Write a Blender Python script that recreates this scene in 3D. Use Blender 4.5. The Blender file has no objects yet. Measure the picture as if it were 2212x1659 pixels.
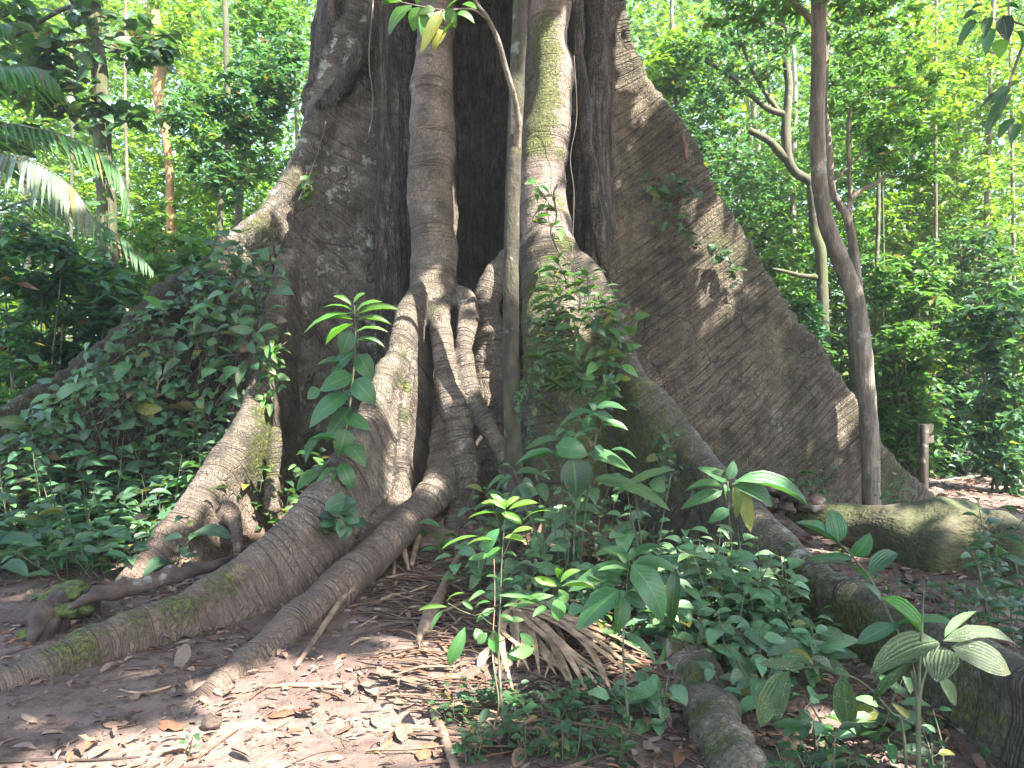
import bpy, math, random
import numpy as np
from mathutils import Vector

rng = np.random.default_rng(7)
random.seed(7)
scene = bpy.context.scene
COL = scene.collection

# ------------------------------------------------------------------ camera
CAMZ = 1.6
FPX = 1600.0            # focal length measured on a 2212 px wide view of the photograph
cam_d = bpy.data.cameras.new('camera')
cam_d.sensor_width = 36.0
cam_d.lens = 36.0 * FPX / 2212.0
cam_d.clip_end = 400.0
cam = bpy.data.objects.new('camera', cam_d)
cam.location = (0, 0, CAMZ)
cam.rotation_euler = (math.radians(90), 0, 0)
COL.objects.link(cam)
scene.camera = cam

# ------------------------------------------------------------------ sky, sun, exposure
SUN = np.array([0.45, -0.42, 0.79]); SUN /= np.linalg.norm(SUN)
world = bpy.data.worlds.new('World'); scene.world = world
world.use_nodes = True
wn = world.node_tree
sky = wn.nodes.new('ShaderNodeTexSky')
sky.sky_type = 'NISHITA'; sky.sun_disc = False
sky.sun_elevation = math.asin(SUN[2])
sky.sun_rotation = math.atan2(SUN[0], SUN[1])
sky.dust_density = 2.0
wn.nodes['Background'].inputs['Strength'].default_value = 0.15
wn.links.new(sky.outputs[0], wn.nodes['Background'].inputs['Color'])
sd = bpy.data.lights.new('sun', 'SUN'); sd.energy = 5.0; sd.angle = math.radians(0.5)
sd.color = (1.0, 0.95, 0.87)
so = bpy.data.objects.new('sun', sd); COL.objects.link(so)
so.rotation_euler = Vector(SUN).to_track_quat('Z', 'Y').to_euler()
so.location = (4, -3, 12)
scene.view_settings.view_transform = 'Standard'
scene.view_settings.look = 'None'
scene.view_settings.exposure = 2.8
scene.view_settings.gamma = 1.0
scene.render.engine = 'CYCLES'
scene.cycles.use_denoising = True
scene.cycles.max_bounces = 7
scene.cycles.diffuse_bounces = 4
scene.cycles.glossy_bounces = 2
scene.cycles.transmission_bounces = 4
scene.cycles.caustics_reflective = False
scene.cycles.caustics_refractive = False
scene.cycles.sample_clamp_indirect = 6.0

# ------------------------------------------------------------------ helpers
def P(u, v, Y):
    return np.array([(u - 1106.0) / FPX * Y, Y, CAMZ - (v - 829.5) / FPX * Y])

def Q(c, r, x, y):
    """enlargement coordinates -> view coordinates"""
    k = 0.3372 if r == 2 else 0.3348
    return (735.1 * c + x * k, 548.6 * r + y * k)

def nrm(a):
    a = np.asarray(a, float)
    return a / np.maximum(np.linalg.norm(a, axis=-1, keepdims=True), 1e-9)

def smooth(a, b, x):
    t = np.clip((x - a) / (b - a), 0, 1)
    return t * t * (3 - 2 * t)

def _hash(ix, iy, iz):
    h = (ix.astype(np.int64) * 374761393 + iy.astype(np.int64) * 668265263 + iz.astype(np.int64) * 2147483647) & 0xffffffff
    h = ((h ^ (h >> 13)) * 1274126177) & 0xffffffff
    return ((h ^ (h >> 16)) & 0xffff).astype(np.float64) / 65535.0

def vnoise(p):
    p = np.asarray(p, float)
    i = np.floor(p); f = p - i; f = f * f * (3 - 2 * f)
    i = i.astype(np.int64); x, y, z = i[..., 0], i[..., 1], i[..., 2]
    fx, fy, fz = f[..., 0], f[..., 1], f[..., 2]
    r = 0
    for dx in (0, 1):
        for dy in (0, 1):
            for dz in (0, 1):
                w = (fx if dx else 1 - fx) * (fy if dy else 1 - fy) * (fz if dz else 1 - fz)
                r = r + w * _hash(x + dx, y + dy, z + dz)
    return r * 2 - 1

def fbm(p, o=3):
    s, a, r = 1.0, 1.0, 0
    for _ in range(o):
        r = r + a * vnoise(np.asarray(p) * s + 17.3 * s); s *= 2.1; a *= 0.5
    return r

def ground_z(x, y):
    x = np.asarray(x, float); y = np.asarray(y, float)
    m = 0.50 * np.exp(-((x + 0.25) / 2.0) ** 2) * smooth(4.9, 7.0, y)
    m = m + 0.10 * np.exp(-((x - 0.1) / 1.1) ** 2 - ((y - 4.9) / 0.9) ** 2)
    pz = np.stack([x * 0.9, y * 0.9, np.zeros_like(x)], -1)
    n = 0.035 * fbm(pz, 3) + 0.010 * vnoise(pz * 9)
    far = 0.02 * np.clip(y - 14, 0, 60)
    return m + n + far

def GP(u, v, dz=0.0):
    """point on the ground seen at view position u, v"""
    Y = 2560.0 / max(v - 829.5, 20)
    for _ in range(25):
        p = P(u, v, Y)
        gz = float(ground_z(p[0], Y)) + dz
        Yn = (CAMZ - gz) * FPX / max(v - 829.5, 20)
        Y += 0.5 * (Yn - Y)
    return P(u, v, Y)

def crom(pts, sub=6):
    pts = np.asarray(pts, float)
    if len(pts) < 3 or sub < 2:
        return pts
    ext = np.vstack([2 * pts[0] - pts[1], pts, 2 * pts[-1] - pts[-2]])
    out = []
    for i in range(1, len(ext) - 2):
        p0, p1, p2, p3 = ext[i - 1], ext[i], ext[i + 1], ext[i + 2]
        for k in range(sub):
            t = k / sub
            out.append(0.5 * (2 * p1 + (p2 - p0) * t + (2 * p0 - 5 * p1 + 4 * p2 - p3) * t * t + (3 * p1 - p0 - 3 * p2 + p3) * t ** 3))
    out.append(pts[-1])
    return np.array(out)

class Geo:
    def __init__(s):
        s.V, s.Q, s.T, s.UV, s.C, s.n = [], [], [], [], [], 0
    def add(s, V, quads=None, tris=None, uv=None, col=(1, 1, 1)):
        V = np.asarray(V, float).reshape(-1, 3); n = len(V)
        if quads is not None and len(quads): s.Q.append(np.asarray(quads, np.int64).reshape(-1, 4) + s.n)
        if tris is not None and len(tris): s.T.append(np.asarray(tris, np.int64).reshape(-1, 3) + s.n)
        s.V.append(V)
        s.UV.append(np.zeros((n, 2)) if uv is None else np.asarray(uv, float).reshape(-1, 2))
        c = np.asarray(col, float)
        s.C.append(np.broadcast_to(c, (n, 3)) if c.ndim == 1 else c)
        s.n += n
    def build(s, name, mat, parent=None, smooth_sh=True):
        me = bpy.data.meshes.new(name)
        V = np.vstack(s.V)
        if parent is not None: V = V - np.array(parent.location)
        q = np.vstack(s.Q) if s.Q else np.zeros((0, 4), np.int64)
        t = np.vstack(s.T) if s.T else np.zeros((0, 3), np.int64)
        loops = np.concatenate([q.ravel(), t.ravel()])
        nq, nt = len(q), len(t)
        starts = np.concatenate([np.arange(nq) * 4, nq * 4 + np.arange(nt) * 3])
        me.vertices.add(len(V)); me.vertices.foreach_set('co', V.astype(np.float32).ravel())
        me.loops.add(len(loops)); me.loops.foreach_set('vertex_index', loops.astype(np.int32))
        me.polygons.add(nq + nt); me.polygons.foreach_set('loop_start', starts.astype(np.int32))
        if smooth_sh: me.polygons.foreach_set('use_smooth', np.ones(nq + nt, bool))
        uvl = me.uv_layers.new(name='UVMap')
        uvl.data.foreach_set('uv', np.vstack(s.UV)[loops].astype(np.float32).ravel())
        a = me.attributes.new('tint', 'FLOAT_COLOR', 'POINT')
        c = np.ones((len(V), 4), np.float32); c[:, :3] = np.vstack(s.C)
        a.data.foreach_set('color', c.ravel())
        me.update(calc_edges=True); me.validate()
        me.materials.append(mat)
        o = bpy.data.objects.new(name, me); COL.objects.link(o)
        if parent is not None: o.parent = parent
        return o

def tube(g, pts, rad, sides=8, sub=5, col=(1, 1, 1), noise=0.0, cap=True):
    pts = np.asarray(pts, float)
    rad = np.broadcast_to(np.asarray(rad, float), (len(pts),))
    c4 = crom(np.column_stack([pts, rad]), sub)
    p, r = c4[:, :3], np.maximum(c4[:, 3], 0.0005)
    n = len(p)
    tan = nrm(np.gradient(p, axis=0))
    ref = np.array([0.31, -0.95, 0.05]) if abs(tan[0][1]) < 0.9 else np.array([1.0, 0, 0])
    rings = []
    a = np.linspace(0, 2 * math.pi, sides, endpoint=False)
    b1 = ref - tan[0] * ref.dot(tan[0])
    for i in range(n):
        b1 = b1 - tan[i] * b1.dot(tan[i]); b1 = b1 / max(np.linalg.norm(b1), 1e-9)
        b2 = np.cross(tan[i], b1)
        rings.append(p[i] + r[i] * (np.cos(a)[:, None] * b1 + np.sin(a)[:, None] * b2))
    V = np.vstack(rings)
    if noise:
        ctr = np.repeat(p, sides, 0); d = V - ctr
        V = ctr + d * (1 + noise * fbm(V * (0.55 / max(r.mean(), 0.01)), 2))[:, None]
    i = np.arange(n - 1)[:, None] * sides; j = np.arange(sides)[None]
    k = (j + 1) % sides
    q = np.stack([i + j, i + k, i + sides + k, i + sides + j], -1).reshape(-1, 4)
    ln = np.concatenate([[0], np.cumsum(np.linalg.norm(np.diff(p, axis=0), axis=1))])
    uv = np.stack(np.broadcast_arrays(a[None] / 6.283, ln[:, None]), -1).reshape(-1, 2)
    tris = []
    if cap:
        V = np.vstack([V, p[0], p[-1]]); uv = np.vstack([uv, [0, 0], [0, ln[-1]]])
        m = n * sides
        tris = [(m, (jj + 1) % sides, jj) for jj in range(sides)] + [(m + 1, (n - 1) * sides + jj, (n - 1) * sides + (jj + 1) % sides) for jj in range(sides)]
    g.add(V, q, tris, uv, col)

# leaf templates: unit length on +Y, normal +Z
def leaf_tpl(n, kind='ovate', fold=0.25, bend=0.12, wav=0.0, seed=0):
    t = np.linspace(0, 1, n)
    if kind == 'ovate': w = (t ** 0.55) * (1 - t) ** 0.85 * (1 - 0.15 * t) * 1.75
    elif kind == 'lance': w = (t ** 0.8) * (1 - t) ** 0.75 * 1.62
    elif kind == 'heart': w = np.sqrt(np.clip(t, 0, 1) * 1.0) * (1 - t) ** 0.75 * 1.35 + 0.42 * np.exp(-((t - 0.08) / 0.09) ** 2) * (t > 0)
    elif kind == 'strap': w = np.clip(t * 8, 0, 1) * (1 - t ** 2.2)
    elif kind == 'broad': w = np.sin(np.pi * np.clip(t, 0, 1) ** 0.85) ** 0.65
    elif kind == 'dead': w = (t ** 0.6) * (1 - t) ** 0.6 * 1.5
    w = w / max(w.max(), 1e-6) * 0.5
    r = np.random.default_rng(seed)
    V, UV = [], []
    for i in range(n):
        z = bend * 4 * t[i] * (1 - t[i])
        wl = wav * r.normal(); wr = wav * r.normal()
        V += [(-w[i] * math.cos(fold), t[i], z + w[i] * math.sin(fold) + wl), (0, t[i], z), (w[i] * math.cos(fold), t[i], z + w[i] * math.sin(fold) + wr)]
        UV += [(-1, t[i]), (0, t[i]), (1, t[i])]
    q = []
    for i in range(n - 1):
        a = 3 * i
        q += [(a, a + 1, a + 4, a + 3), (a + 1, a + 2, a + 5, a + 4)]
    return np.array(V), np.array(q), None, np.array(UV)

KITE = (np.array([(0, 0, 0), (0.5, 0.42, 0.10), (0, 1, -0.08), (-0.5, 0.42, 0.10)], float), None,
        np.array([(0, 1, 2), (0, 2, 3)]), np.array([(0, 0), (1, 0.42), (0, 1), (-1, 0.42)], float))
TP = {}
for kd in ('ovate', 'lance', 'heart', 'broad', 'strap', 'dead'):
    TP[kd] = [leaf_tpl(8, kd, f, b, wv, i) for i, (f, b, wv) in enumerate([(0.12, 0.08, 0.008), (0.32, 0.14, 0.012), (0.05, 0.18, 0.015), (0.45, 0.05, 0.01)])]
    TP[kd + '_lo'] = [leaf_tpl(5, kd, f, b) for f, b in ((0.15, 0.06), (0.35, 0.14), (0.05, 0.2))]
TP['dead'] = [leaf_tpl(7, 'dead', f, b, 0.03, i) for i, (f, b) in enumerate([(0.15, 0.05), (-0.2, 0.06), (0.30, 0.04), (0.05, -0.05), (0.45, 0.05)])]
TP['kite'] = [KITE]

def leaves(g, tp, pos, d, up, size, width, col):
    """place leaves: base, direction, normal, length and width for each"""
    pos = np.asarray(pos, float).reshape(-1, 3); N = len(pos)
    if N == 0: return
    d = nrm(np.broadcast_to(d, (N, 3))); up = np.broadcast_to(up, (N, 3))
    x = nrm(np.cross(d, up)); z = np.cross(x, d)
    size = np.broadcast_to(size, (N,)); width = np.broadcast_to(width, (N,))
    col = np.broadcast_to(np.asarray(col, float), (N, 3))
    lst = TP[tp]; idx = rng.integers(0, len(lst), N)
    for k, (V, q, t, uv) in enumerate(lst):
        m = np.where(idx == k)[0]
        if not len(m): continue
        W = (V[None, :, 0, None] * width[m][:, None, None] * x[m][:, None, :] + V[None, :, 1, None] * size[m][:, None, None] * d[m][:, None, :]
             + V[None, :, 2, None] * size[m][:, None, None] * z[m][:, None, :] * 0.8) + pos[m][:, None, :]
        off = (np.arange(len(m)) * len(V))[:, None, None]
        g.add(W.reshape(-1, 3), None if q is None else (q[None] + off).reshape(-1, 4), None if t is None else (t[None] + off).reshape(-1, 3),
              np.tile(uv, (len(m), 1)), np.repeat(col[m], len(V), 0))

def rdir(n, zlo=-0.6, zhi=0.4):
    a = rng.uniform(0, 6.283, n); z = rng.uniform(zlo, zhi, n); h = np.sqrt(np.maximum(1 - z * z, 0))
    return np.stack([h * np.cos(a), h * np.sin(a), z], -1)

def lsize(n, s=.35):
    return np.exp(rng.normal(0, s, n))

def rup(n, k=0.55):
    return nrm(np.array([0, -0.15, 1.0]) + rng.normal(0, k, (n, 3)))

GREENS = np.array([(0.042, 0.105, 0.040), (0.052, 0.130, 0.038), (0.070, 0.160, 0.040), (0.040, 0.095, 0.052), (0.090, 0.185, 0.035)])
def gcol(n, base=None, var=0.25, old=True):
    b = GREENS[rng.integers(0, 4, n)] if base is None else np.broadcast_to(np.asarray(base, float), (n, 3))
    c = b * np.exp(rng.normal(0, var, (n, 1))) * np.exp(rng.normal(0, 0.08, (n, 3)))
    if not old: return c
    old = rng.random(n)
    c[old < .035] = c[old < .035] * 0 + np.array([.20, .20, .04]) * rng.uniform(.5, 1)
    c[old > .985] = c[old > .985] * 0 + np.array([.14, .085, .045])
    return c

def thing(name, label, cat, loc=(0, 0, 0), group=None):
    o = bpy.data.objects.new(name, None); COL.objects.link(o)
    o.empty_display_size = 0.1
    o.location = tuple(float(a) for a in loc); o['label'] = label; o['category'] = cat
    if group: o['group'] = group
    return o

def tag(o, label=None, cat=None, group=None, kind=None):
    if label: o['label'] = label
    if cat: o['category'] = cat
    if group: o['group'] = group
    if kind: o['kind'] = kind
    return o

def sub_of(o, part):
    """make o, built as a part, a sub-part of part (parts sit at their thing's origin, unturned)"""
    o.parent = part
    return o

# ------------------------------------------------------------------ materials
class NT:
    def __init__(s, name):
        s.m = bpy.data.materials.new(name); s.m.use_nodes = True
        s.t = s.m.node_tree; s.b = s.t.nodes['Principled BSDF']; s.out = s.t.nodes['Material Output']
    def n(s, typ, **kw):
        nd = s.t.nodes.new('ShaderNode' + typ)
        for k, v in kw.items():
            if k.startswith('i_'):
                nm = k[2:]; nd.inputs[int(nm) if nm.isdigit() else nm].default_value = v
            else: setattr(nd, k, v)
        return nd
    def l(s, a, b): s.t.links.new(a, b)
    def attr(s, name): return s.n('Attribute', attribute_name=name)
    def math(s, op, a, b=None, c=None, clamp=False):
        nd = s.n('Math', operation=op); nd.use_clamp = clamp
        for i, x in enumerate((a, b, c)):
            if x is None: continue
            if isinstance(x, (int, float)): nd.inputs[i].default_value = x
            else: s.l(x, nd.inputs[i])
        return nd.outputs[0]
    def mix(s, f, a, b, blend='MIX'):
        nd = s.n('Mix', data_type='RGBA', blend_type=blend)
        for i, x in ((0, f), (6, a), (7, b)):
            if isinstance(x, (int, float)): nd.inputs[i].default_value = x
            elif isinstance(x, tuple): nd.inputs[i].default_value = x + (1,) if len(x) == 3 else x
            else: s.l(x, nd.inputs[i])
        return nd.outputs[2]
    def noise(s, vec, scale, detail=3, rough=0.55):
        nd = s.n('TexNoise'); nd.inputs['Scale'].default_value = scale; nd.inputs['Detail'].default_value = detail; nd.inputs['Roughness'].default_value = rough
        if vec is not None: s.l(vec, nd.inputs['Vector'])
        return nd.outputs['Fac']
    def ramp(s, f, lo, hi):
        nd = s.n('MapRange', interpolation_type='SMOOTHSTEP'); nd.inputs[1].default_value = lo; nd.inputs[2].default_value = hi
        s.l(f, nd.inputs[0]); return nd.outputs[0]
    def bump(s, h, strength, dist):
        nd = s.n('Bump'); nd.inputs['Strength'].default_value = strength; nd.inputs['Distance'].default_value = dist
        s.l(h, nd.inputs['Height']); s.l(nd.outputs[0], s.b.inputs['Normal'])

def leaf_mat(name, trans=0.35, rough=0.42, spec=0.5, veins=True, spots=0.0, pleat=0.0):
    k = NT(name)
    tint = k.attr('tint').outputs['Color']
    uv = k.n('UVMap', uv_map='UVMap').outputs[0]
    pos = k.n('NewGeometry').outputs['Position']
    col = tint
    h = None
    if veins:
        sx = k.n('SeparateXYZ'); k.l(uv, sx.inputs[0])
        ax = k.math('ABSOLUTE', sx.outputs[0])
        mid = k.math('LESS_THAN', ax, 0.07)
        # slanting side veins
        ph = k.math('SUBTRACT', k.math('MULTIPLY', sx.outputs[1], 11.0), k.math('MULTIPLY', ax, 2.6))
        fr = k.math('ABSOLUTE', k.math('SUBTRACT', k.math('FRACT', ph), 0.5))
        side = k.math('LESS_THAN', fr, 0.06)
        v = k.math('MAXIMUM', mid, k.math('MULTIPLY', side, 0.5))
        col = k.mix(k.math('MULTIPLY', v, 0.45), col, (0.16, 0.24, 0.09))
        h = k.math('ADD', fr, k.math('MULTIPLY', mid, -0.5))
        if pleat:
            h = k.math('SINE', k.math('MULTIPLY', sx.outputs[0], 26.0))
    blot = k.noise(pos, 14.0, 3)
    col = k.mix(k.math('MULTIPLY', k.ramp(blot, 0.35, 0.75), 0.35), col, k.mix(1.0, col, (0.5, 0.55, 0.4), 'MULTIPLY'))
    if veins:   # brown tips and bitten margins
        tip = k.math('MULTIPLY', k.ramp(k.noise(pos, 21.0, 3), 0.52, 0.66), k.ramp(k.math('ADD', k.math('MULTIPLY', sx.outputs[1], 0.8), k.math('MULTIPLY', ax, 0.45)), 0.62, 0.95))
        col = k.mix(k.math('MULTIPLY', tip, 0.6), col, (0.13, 0.095, 0.04))
    if spots:
        sp = k.noise(pos, 130.0, 2)
        sp2 = k.noise(pos, 25.0, 2)
        f = k.math('MULTIPLY', k.ramp(sp, 0.55, 0.68), k.ramp(sp2, 0.40, 0.6))
        col = k.mix(k.math('MULTIPLY', f, spots), col, (0.32, 0.36, 0.26))
    k.l(col, k.b.inputs['Base Color'])
    k.b.inputs['Roughness'].default_value = rough
    k.b.inputs['Specular IOR Level'].default_value = spec
    if h is not None: k.bump(h, 0.35 if not pleat else 0.5, 0.004)
    if trans:
        tr = k.n('BsdfTranslucent'); mx = k.n('MixShader'); mx.inputs[0].default_value = trans
        tc = k.mix(1.0, col, (1.9, 1.9, 0.7), 'MULTIPLY')
        k.l(tc, tr.inputs['Color'])
        k.l(k.b.outputs[0], mx.inputs[1]); k.l(tr.outputs[0], mx.inputs[2]); k.l(mx.outputs[0], k.out.inputs[0])
    return k.m

def plain_bark(name, c1, c2, scale=9.0, stretch=(1, 1, 0.25), moss=0.0, bump=0.02, rough=0.85, pat_=0.5):
    k = NT(name)
    pos = k.n('NewGeometry').outputs['Position']
    mp = k.n('Mapping'); k.l(pos, mp.inputs[0]); mp.inputs['Scale'].default_value = stretch
    n1 = k.noise(mp.outputs[0], scale, 5, 0.65); n2 = k.noise(pos, 2.2, 3)
    n3 = k.noise(mp.outputs[0], scale * 4, 3)
    col = k.mix(k.ramp(n1, 0.35, 0.68), c1, c2)
    col = k.mix(k.math('MULTIPLY', k.ramp(n3, 0.52, 0.7), 0.45), col, tuple(a * 0.35 for a in c1))
    pat = k.noise(pos, 6.0, 3)
    col = k.mix(k.math('MULTIPLY', k.ramp(pat, 0.60, 0.70), pat_), col, (0.34, 0.34, 0.29))
    if moss:
        col = k.mix(k.math('MULTIPLY', k.ramp(n2, 0.5 - 0.25 * moss, 0.72), min(1.0, moss)), col, (0.070, 0.082, 0.024))
    k.l(col, k.b.inputs['Base Color']); k.b.inputs['Roughness'].default_value = rough
    k.bump(k.math('ADD', n1, k.math('MULTIPLY', n3, 0.4)), 0.8, bump)
    return k.m

def kapok_bark(name, c_lo, c_hi, ring=20.0, ring_amt=0.8, fiss=0.0, lichen=0.3, bump=0.03, dust=(0, 0, 0), groove=0.0, crack=0.0, scale_=0.42):
    """bark whose rings follow the attribute 'run' (metres along a root); moss where 'moss' says"""
    k = NT(name)
    pos = k.n('NewGeometry').outputs['Position']
    run = k.attr('run').outputs['Fac']; moss = k.attr('moss').outputs['Fac']
    wob = k.noise(pos, 1.6, 2)
    r2 = k.math('ADD', run, k.math('MULTIPLY', wob, 0.07))
    sx = k.n('SeparateXYZ'); k.l(pos, sx.inputs[0])
    def stretched(fr, fp):
        cb = k.n('CombineXYZ')
        k.l(k.math('MULTIPLY', r2, fr), cb.inputs[0])
        k.l(k.math('ADD', k.math('MULTIPLY', sx.outputs[0], fp), k.math('MULTIPLY', sx.outputs[1], fp * 0.7)), cb.inputs[1])
        k.l(k.math('MULTIPLY', sx.outputs[2], fp), cb.inputs[2])
        return cb.outputs[0]
    a = k.noise(stretched(ring, 0.45), 1.0, 3, 0.6)
    b = k.noise(stretched(ring * 2.9, 1.6), 1.0, 2, 0.6)
    la = k.math('SUBTRACT', 1.0, k.ramp(k.math('ABSOLUTE', k.math('SUBTRACT', a, 0.5)), 0.01, 0.060))
    lb = k.math('SUBTRACT', 1.0, k.ramp(k.math('ABSOLUTE', k.math('SUBTRACT', b, 0.5)), 0.0, 0.07))
    vor = k.n('TexVoronoi', feature='DISTANCE_TO_EDGE'); vor.inputs['Scale'].default_value = 26.0
    mp = k.n('Mapping'); k.l(pos, mp.inputs[0]); mp.inputs['Scale'].default_value = (1, 1, 0.45); k.l(mp.outputs[0], vor.inputs['Vector'])
    vc = k.math('SUBTRACT', 1.0, k.ramp(vor.outputs['Distance'], 0.0, 0.16))
    big = k.noise(stretched(ring * 0.38, 0.35), 1.0, 2, 0.5)
    lbig = k.math('SUBTRACT', 1.0, k.ramp(k.math('ABSOLUTE', k.math('SUBTRACT', big, 0.5)), 0.0, 0.022))
    mott = k.noise(pos, 5.0, 5, 0.65); fine = k.noise(pos, 60.0, 3, 0.6)
    col = k.mix(k.ramp(mott, 0.3, 0.7), c_lo, c_hi)
    col = k.mix(k.math('MULTIPLY', k.ramp(fine, 0.38, 0.66), 0.65), col, k.mix(1.0, col, (0.42, 0.39, 0.37), 'MULTIPLY'))
    cr = k.math('MAXIMUM', k.math('MULTIPLY', la, ring_amt), k.math('MULTIPLY', lb, ring_amt * 0.6))
    gate = k.noise(pos, 3.3, 2)
    cr = k.math('MULTIPLY', cr, k.math('MULTIPLY_ADD', k.ramp(gate, 0.36, 0.60), 0.82, 0.18))
    cr = k.math('MAXIMUM', cr, k.math('MULTIPLY', vc, scale_))
    pit = k.ramp(k.noise(pos, 85.0, 2, 0.5), 0.60, 0.68)
    cr = k.math('MAXIMUM', cr, k.math('MULTIPLY', pit, k.math('MULTIPLY', k.ramp(mott, 0.40, 0.60), 0.75)))
    cr = k.math('MAXIMUM', cr, k.math('MULTIPLY', lbig, min(1.0, ring_amt * 1.5)))
    if groove:   # evenly spaced growth grooves that fade in and out
        r3 = k.math('ADD', run, k.math('MULTIPLY', k.noise(pos, 0.8, 1), 0.07))
        def grooves(fr, w):
            f = k.math('ABSOLUTE', k.math('SUBTRACT', k.math('FRACT', k.math('MULTIPLY', r3, fr)), 0.5))
            return k.math('SUBTRACT', 1.0, k.ramp(f, 0.0, w))
        bead = k.ramp(k.noise(stretched(3.0, 16.0), 1.0, 2, 0.5), 0.30, 0.62)
        gv = k.math('MAXIMUM', grooves(9.0, 0.16), k.math('MULTIPLY', grooves(23.0, 0.24), 0.6))
        gg = k.math('MULTIPLY_ADD', k.ramp(k.noise(stretched(1.2, 0.5), 1.0, 2), 0.30, 0.52), 0.80, 0.20)
        gv = k.math('MULTIPLY', k.math('MULTIPLY', gv, gg), k.math('MULTIPLY_ADD', bead, 0.45, 0.55))
        cr = k.math('MAXIMUM', cr, k.math('MULTIPLY', gv, groove))
    if crack:
        wv = k.n('VectorMath', operation='ADD'); nz = k.n('TexNoise'); nz.inputs['Scale'].default_value = 2.5; nz.inputs['Detail'].default_value = 3; k.l(pos, nz.inputs['Vector'])
        sc = k.n('VectorMath', operation='SCALE'); sc.inputs['Scale'].default_value = 0.5; k.l(nz.outputs['Color'], sc.inputs[0]); k.l(pos, wv.inputs[0]); k.l(sc.outputs[0], wv.inputs[1])
        vk = k.n('TexVoronoi', feature='DISTANCE_TO_EDGE'); vk.inputs['Scale'].default_value = 1.15; k.l(wv.outputs[0], vk.inputs['Vector'])
        ck_ = k.math('MULTIPLY', k.math('SUBTRACT', 1.0, k.ramp(vk.outputs['Distance'], 0.0, 0.022)), k.ramp(k.noise(pos, 1.1, 2), 0.42, 0.58))
        cr = k.math('MAXIMUM', cr, k.math('MULTIPLY', ck_, crack))
    height = k.math('SUBTRACT', k.math('MULTIPLY', mott, 0.5), cr)
    if fiss:
        mf = k.n('Mapping'); k.l(pos, mf.inputs[0]); mf.inputs['Scale'].default_value = (1, 1, 0.10)
        f1 = k.noise(mf.outputs[0], 11.0, 4, 0.65); f2 = k.noise(mf.outputs[0], 34.0, 3, 0.6)
        lf = k.math('MAXIMUM', k.math('SUBTRACT', 1.0, k.ramp(k.math('ABSOLUTE', k.math('SUBTRACT', f1, 0.5)), 0.0, 0.07)),
                    k.math('MULTIPLY', k.ramp(f2, 0.52, 0.66), 0.7))
        cr = k.math('MAXIMUM', cr, k.math('MULTIPLY', lf, fiss))
        height = k.math('SUBTRACT', height, k.math('MULTIPLY', lf, fiss * 1.2))
    col = k.mix(k.math('MULTIPLY', cr, 0.82, None, True), col, (0.022, 0.016, 0.013))
    stn = k.ramp(k.noise(pos, 0.75, 4, 0.6), 0.46, 0.64)      # damp, algae-darkened areas
    col = k.mix(k.math('MULTIPLY', stn, 0.55), col, k.mix(1.0, col, (0.42, 0.46, 0.36), 'MULTIPLY'))
    if lichen:
        li = k.noise(pos, 7.0, 6, 0.7); li2 = k.noise(pos, 1.3, 2)
        f = k.math('MULTIPLY', k.ramp(li, 0.54, 0.60), k.ramp(li2, 0.55 - 0.18 * lichen, 0.72 - 0.18 * lichen))
        col = k.mix(k.math('MULTIPLY', f, lichen), col, (0.44, 0.45, 0.40))
    if dust[0]:
        df = k.ramp(k.math('ADD', sx.outputs[2], k.math('MULTIPLY', k.noise(pos, 2.0, 3), 0.7)), 1.15, 0.45)
        col = k.mix(k.math('MULTIPLY', df, 0.6), col, dust)
    mn = k.noise(pos, 18.0, 5, 0.7)
    mf_ = k.ramp(k.math('ADD', moss, k.math('MULTIPLY', k.math('SUBTRACT', mn, 0.5), 1.5)), 0.40, 0.80)
    mcol = k.mix(k.ramp(k.noise(pos, 40.0, 3), 0.35, 0.7), (0.040, 0.050, 0.012), (0.130, 0.150, 0.028))
    col = k.mix(k.math('MULTIPLY', mf_, 0.85), col, mcol)
    k.l(col, k.b.inputs['Base Color']); k.b.inputs['Roughness'].default_value = 0.82
    k.b.inputs['Specular IOR Level'].default_value = 0.35
    height = k.math('ADD', height, k.math('MULTIPLY', k.math('MULTIPLY', mf_, k.noise(pos, 55.0, 3)), 0.8))
    k.bump(height, 1.0, bump)
    return k.m

def soil_mat():
    k = NT('forest_soil')
    pos = k.n('NewGeometry').outputs['Position']
    a = k.noise(pos, 1.1, 4); b = k.noise(pos, 9.0, 5, 0.7); c = k.noise(pos, 70.0, 4, 0.65)
    col = k.mix(k.ramp(a, 0.35, 0.65), (0.128, 0.088, 0.073), (0.220, 0.157, 0.130))
    col = k.mix(k.math('MULTIPLY', k.ramp(b, 0.45, 0.7), 0.7), col, (0.035, 0.024, 0.020))
    col = k.mix(k.math('MULTIPLY', k.ramp(c, 0.55, 0.7), 0.45), col, (0.20, 0.14, 0.11))
    k.l(col, k.b.inputs['Base Color']); k.b.inputs['Roughness'].default_value = 0.95
    k.b.inputs['Specular IOR Level'].default_value = 0.2
    k.bump(k.math('ADD', b, k.math('MULTIPLY', c, 0.5)), 0.9, 0.03)
    return k.m

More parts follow.
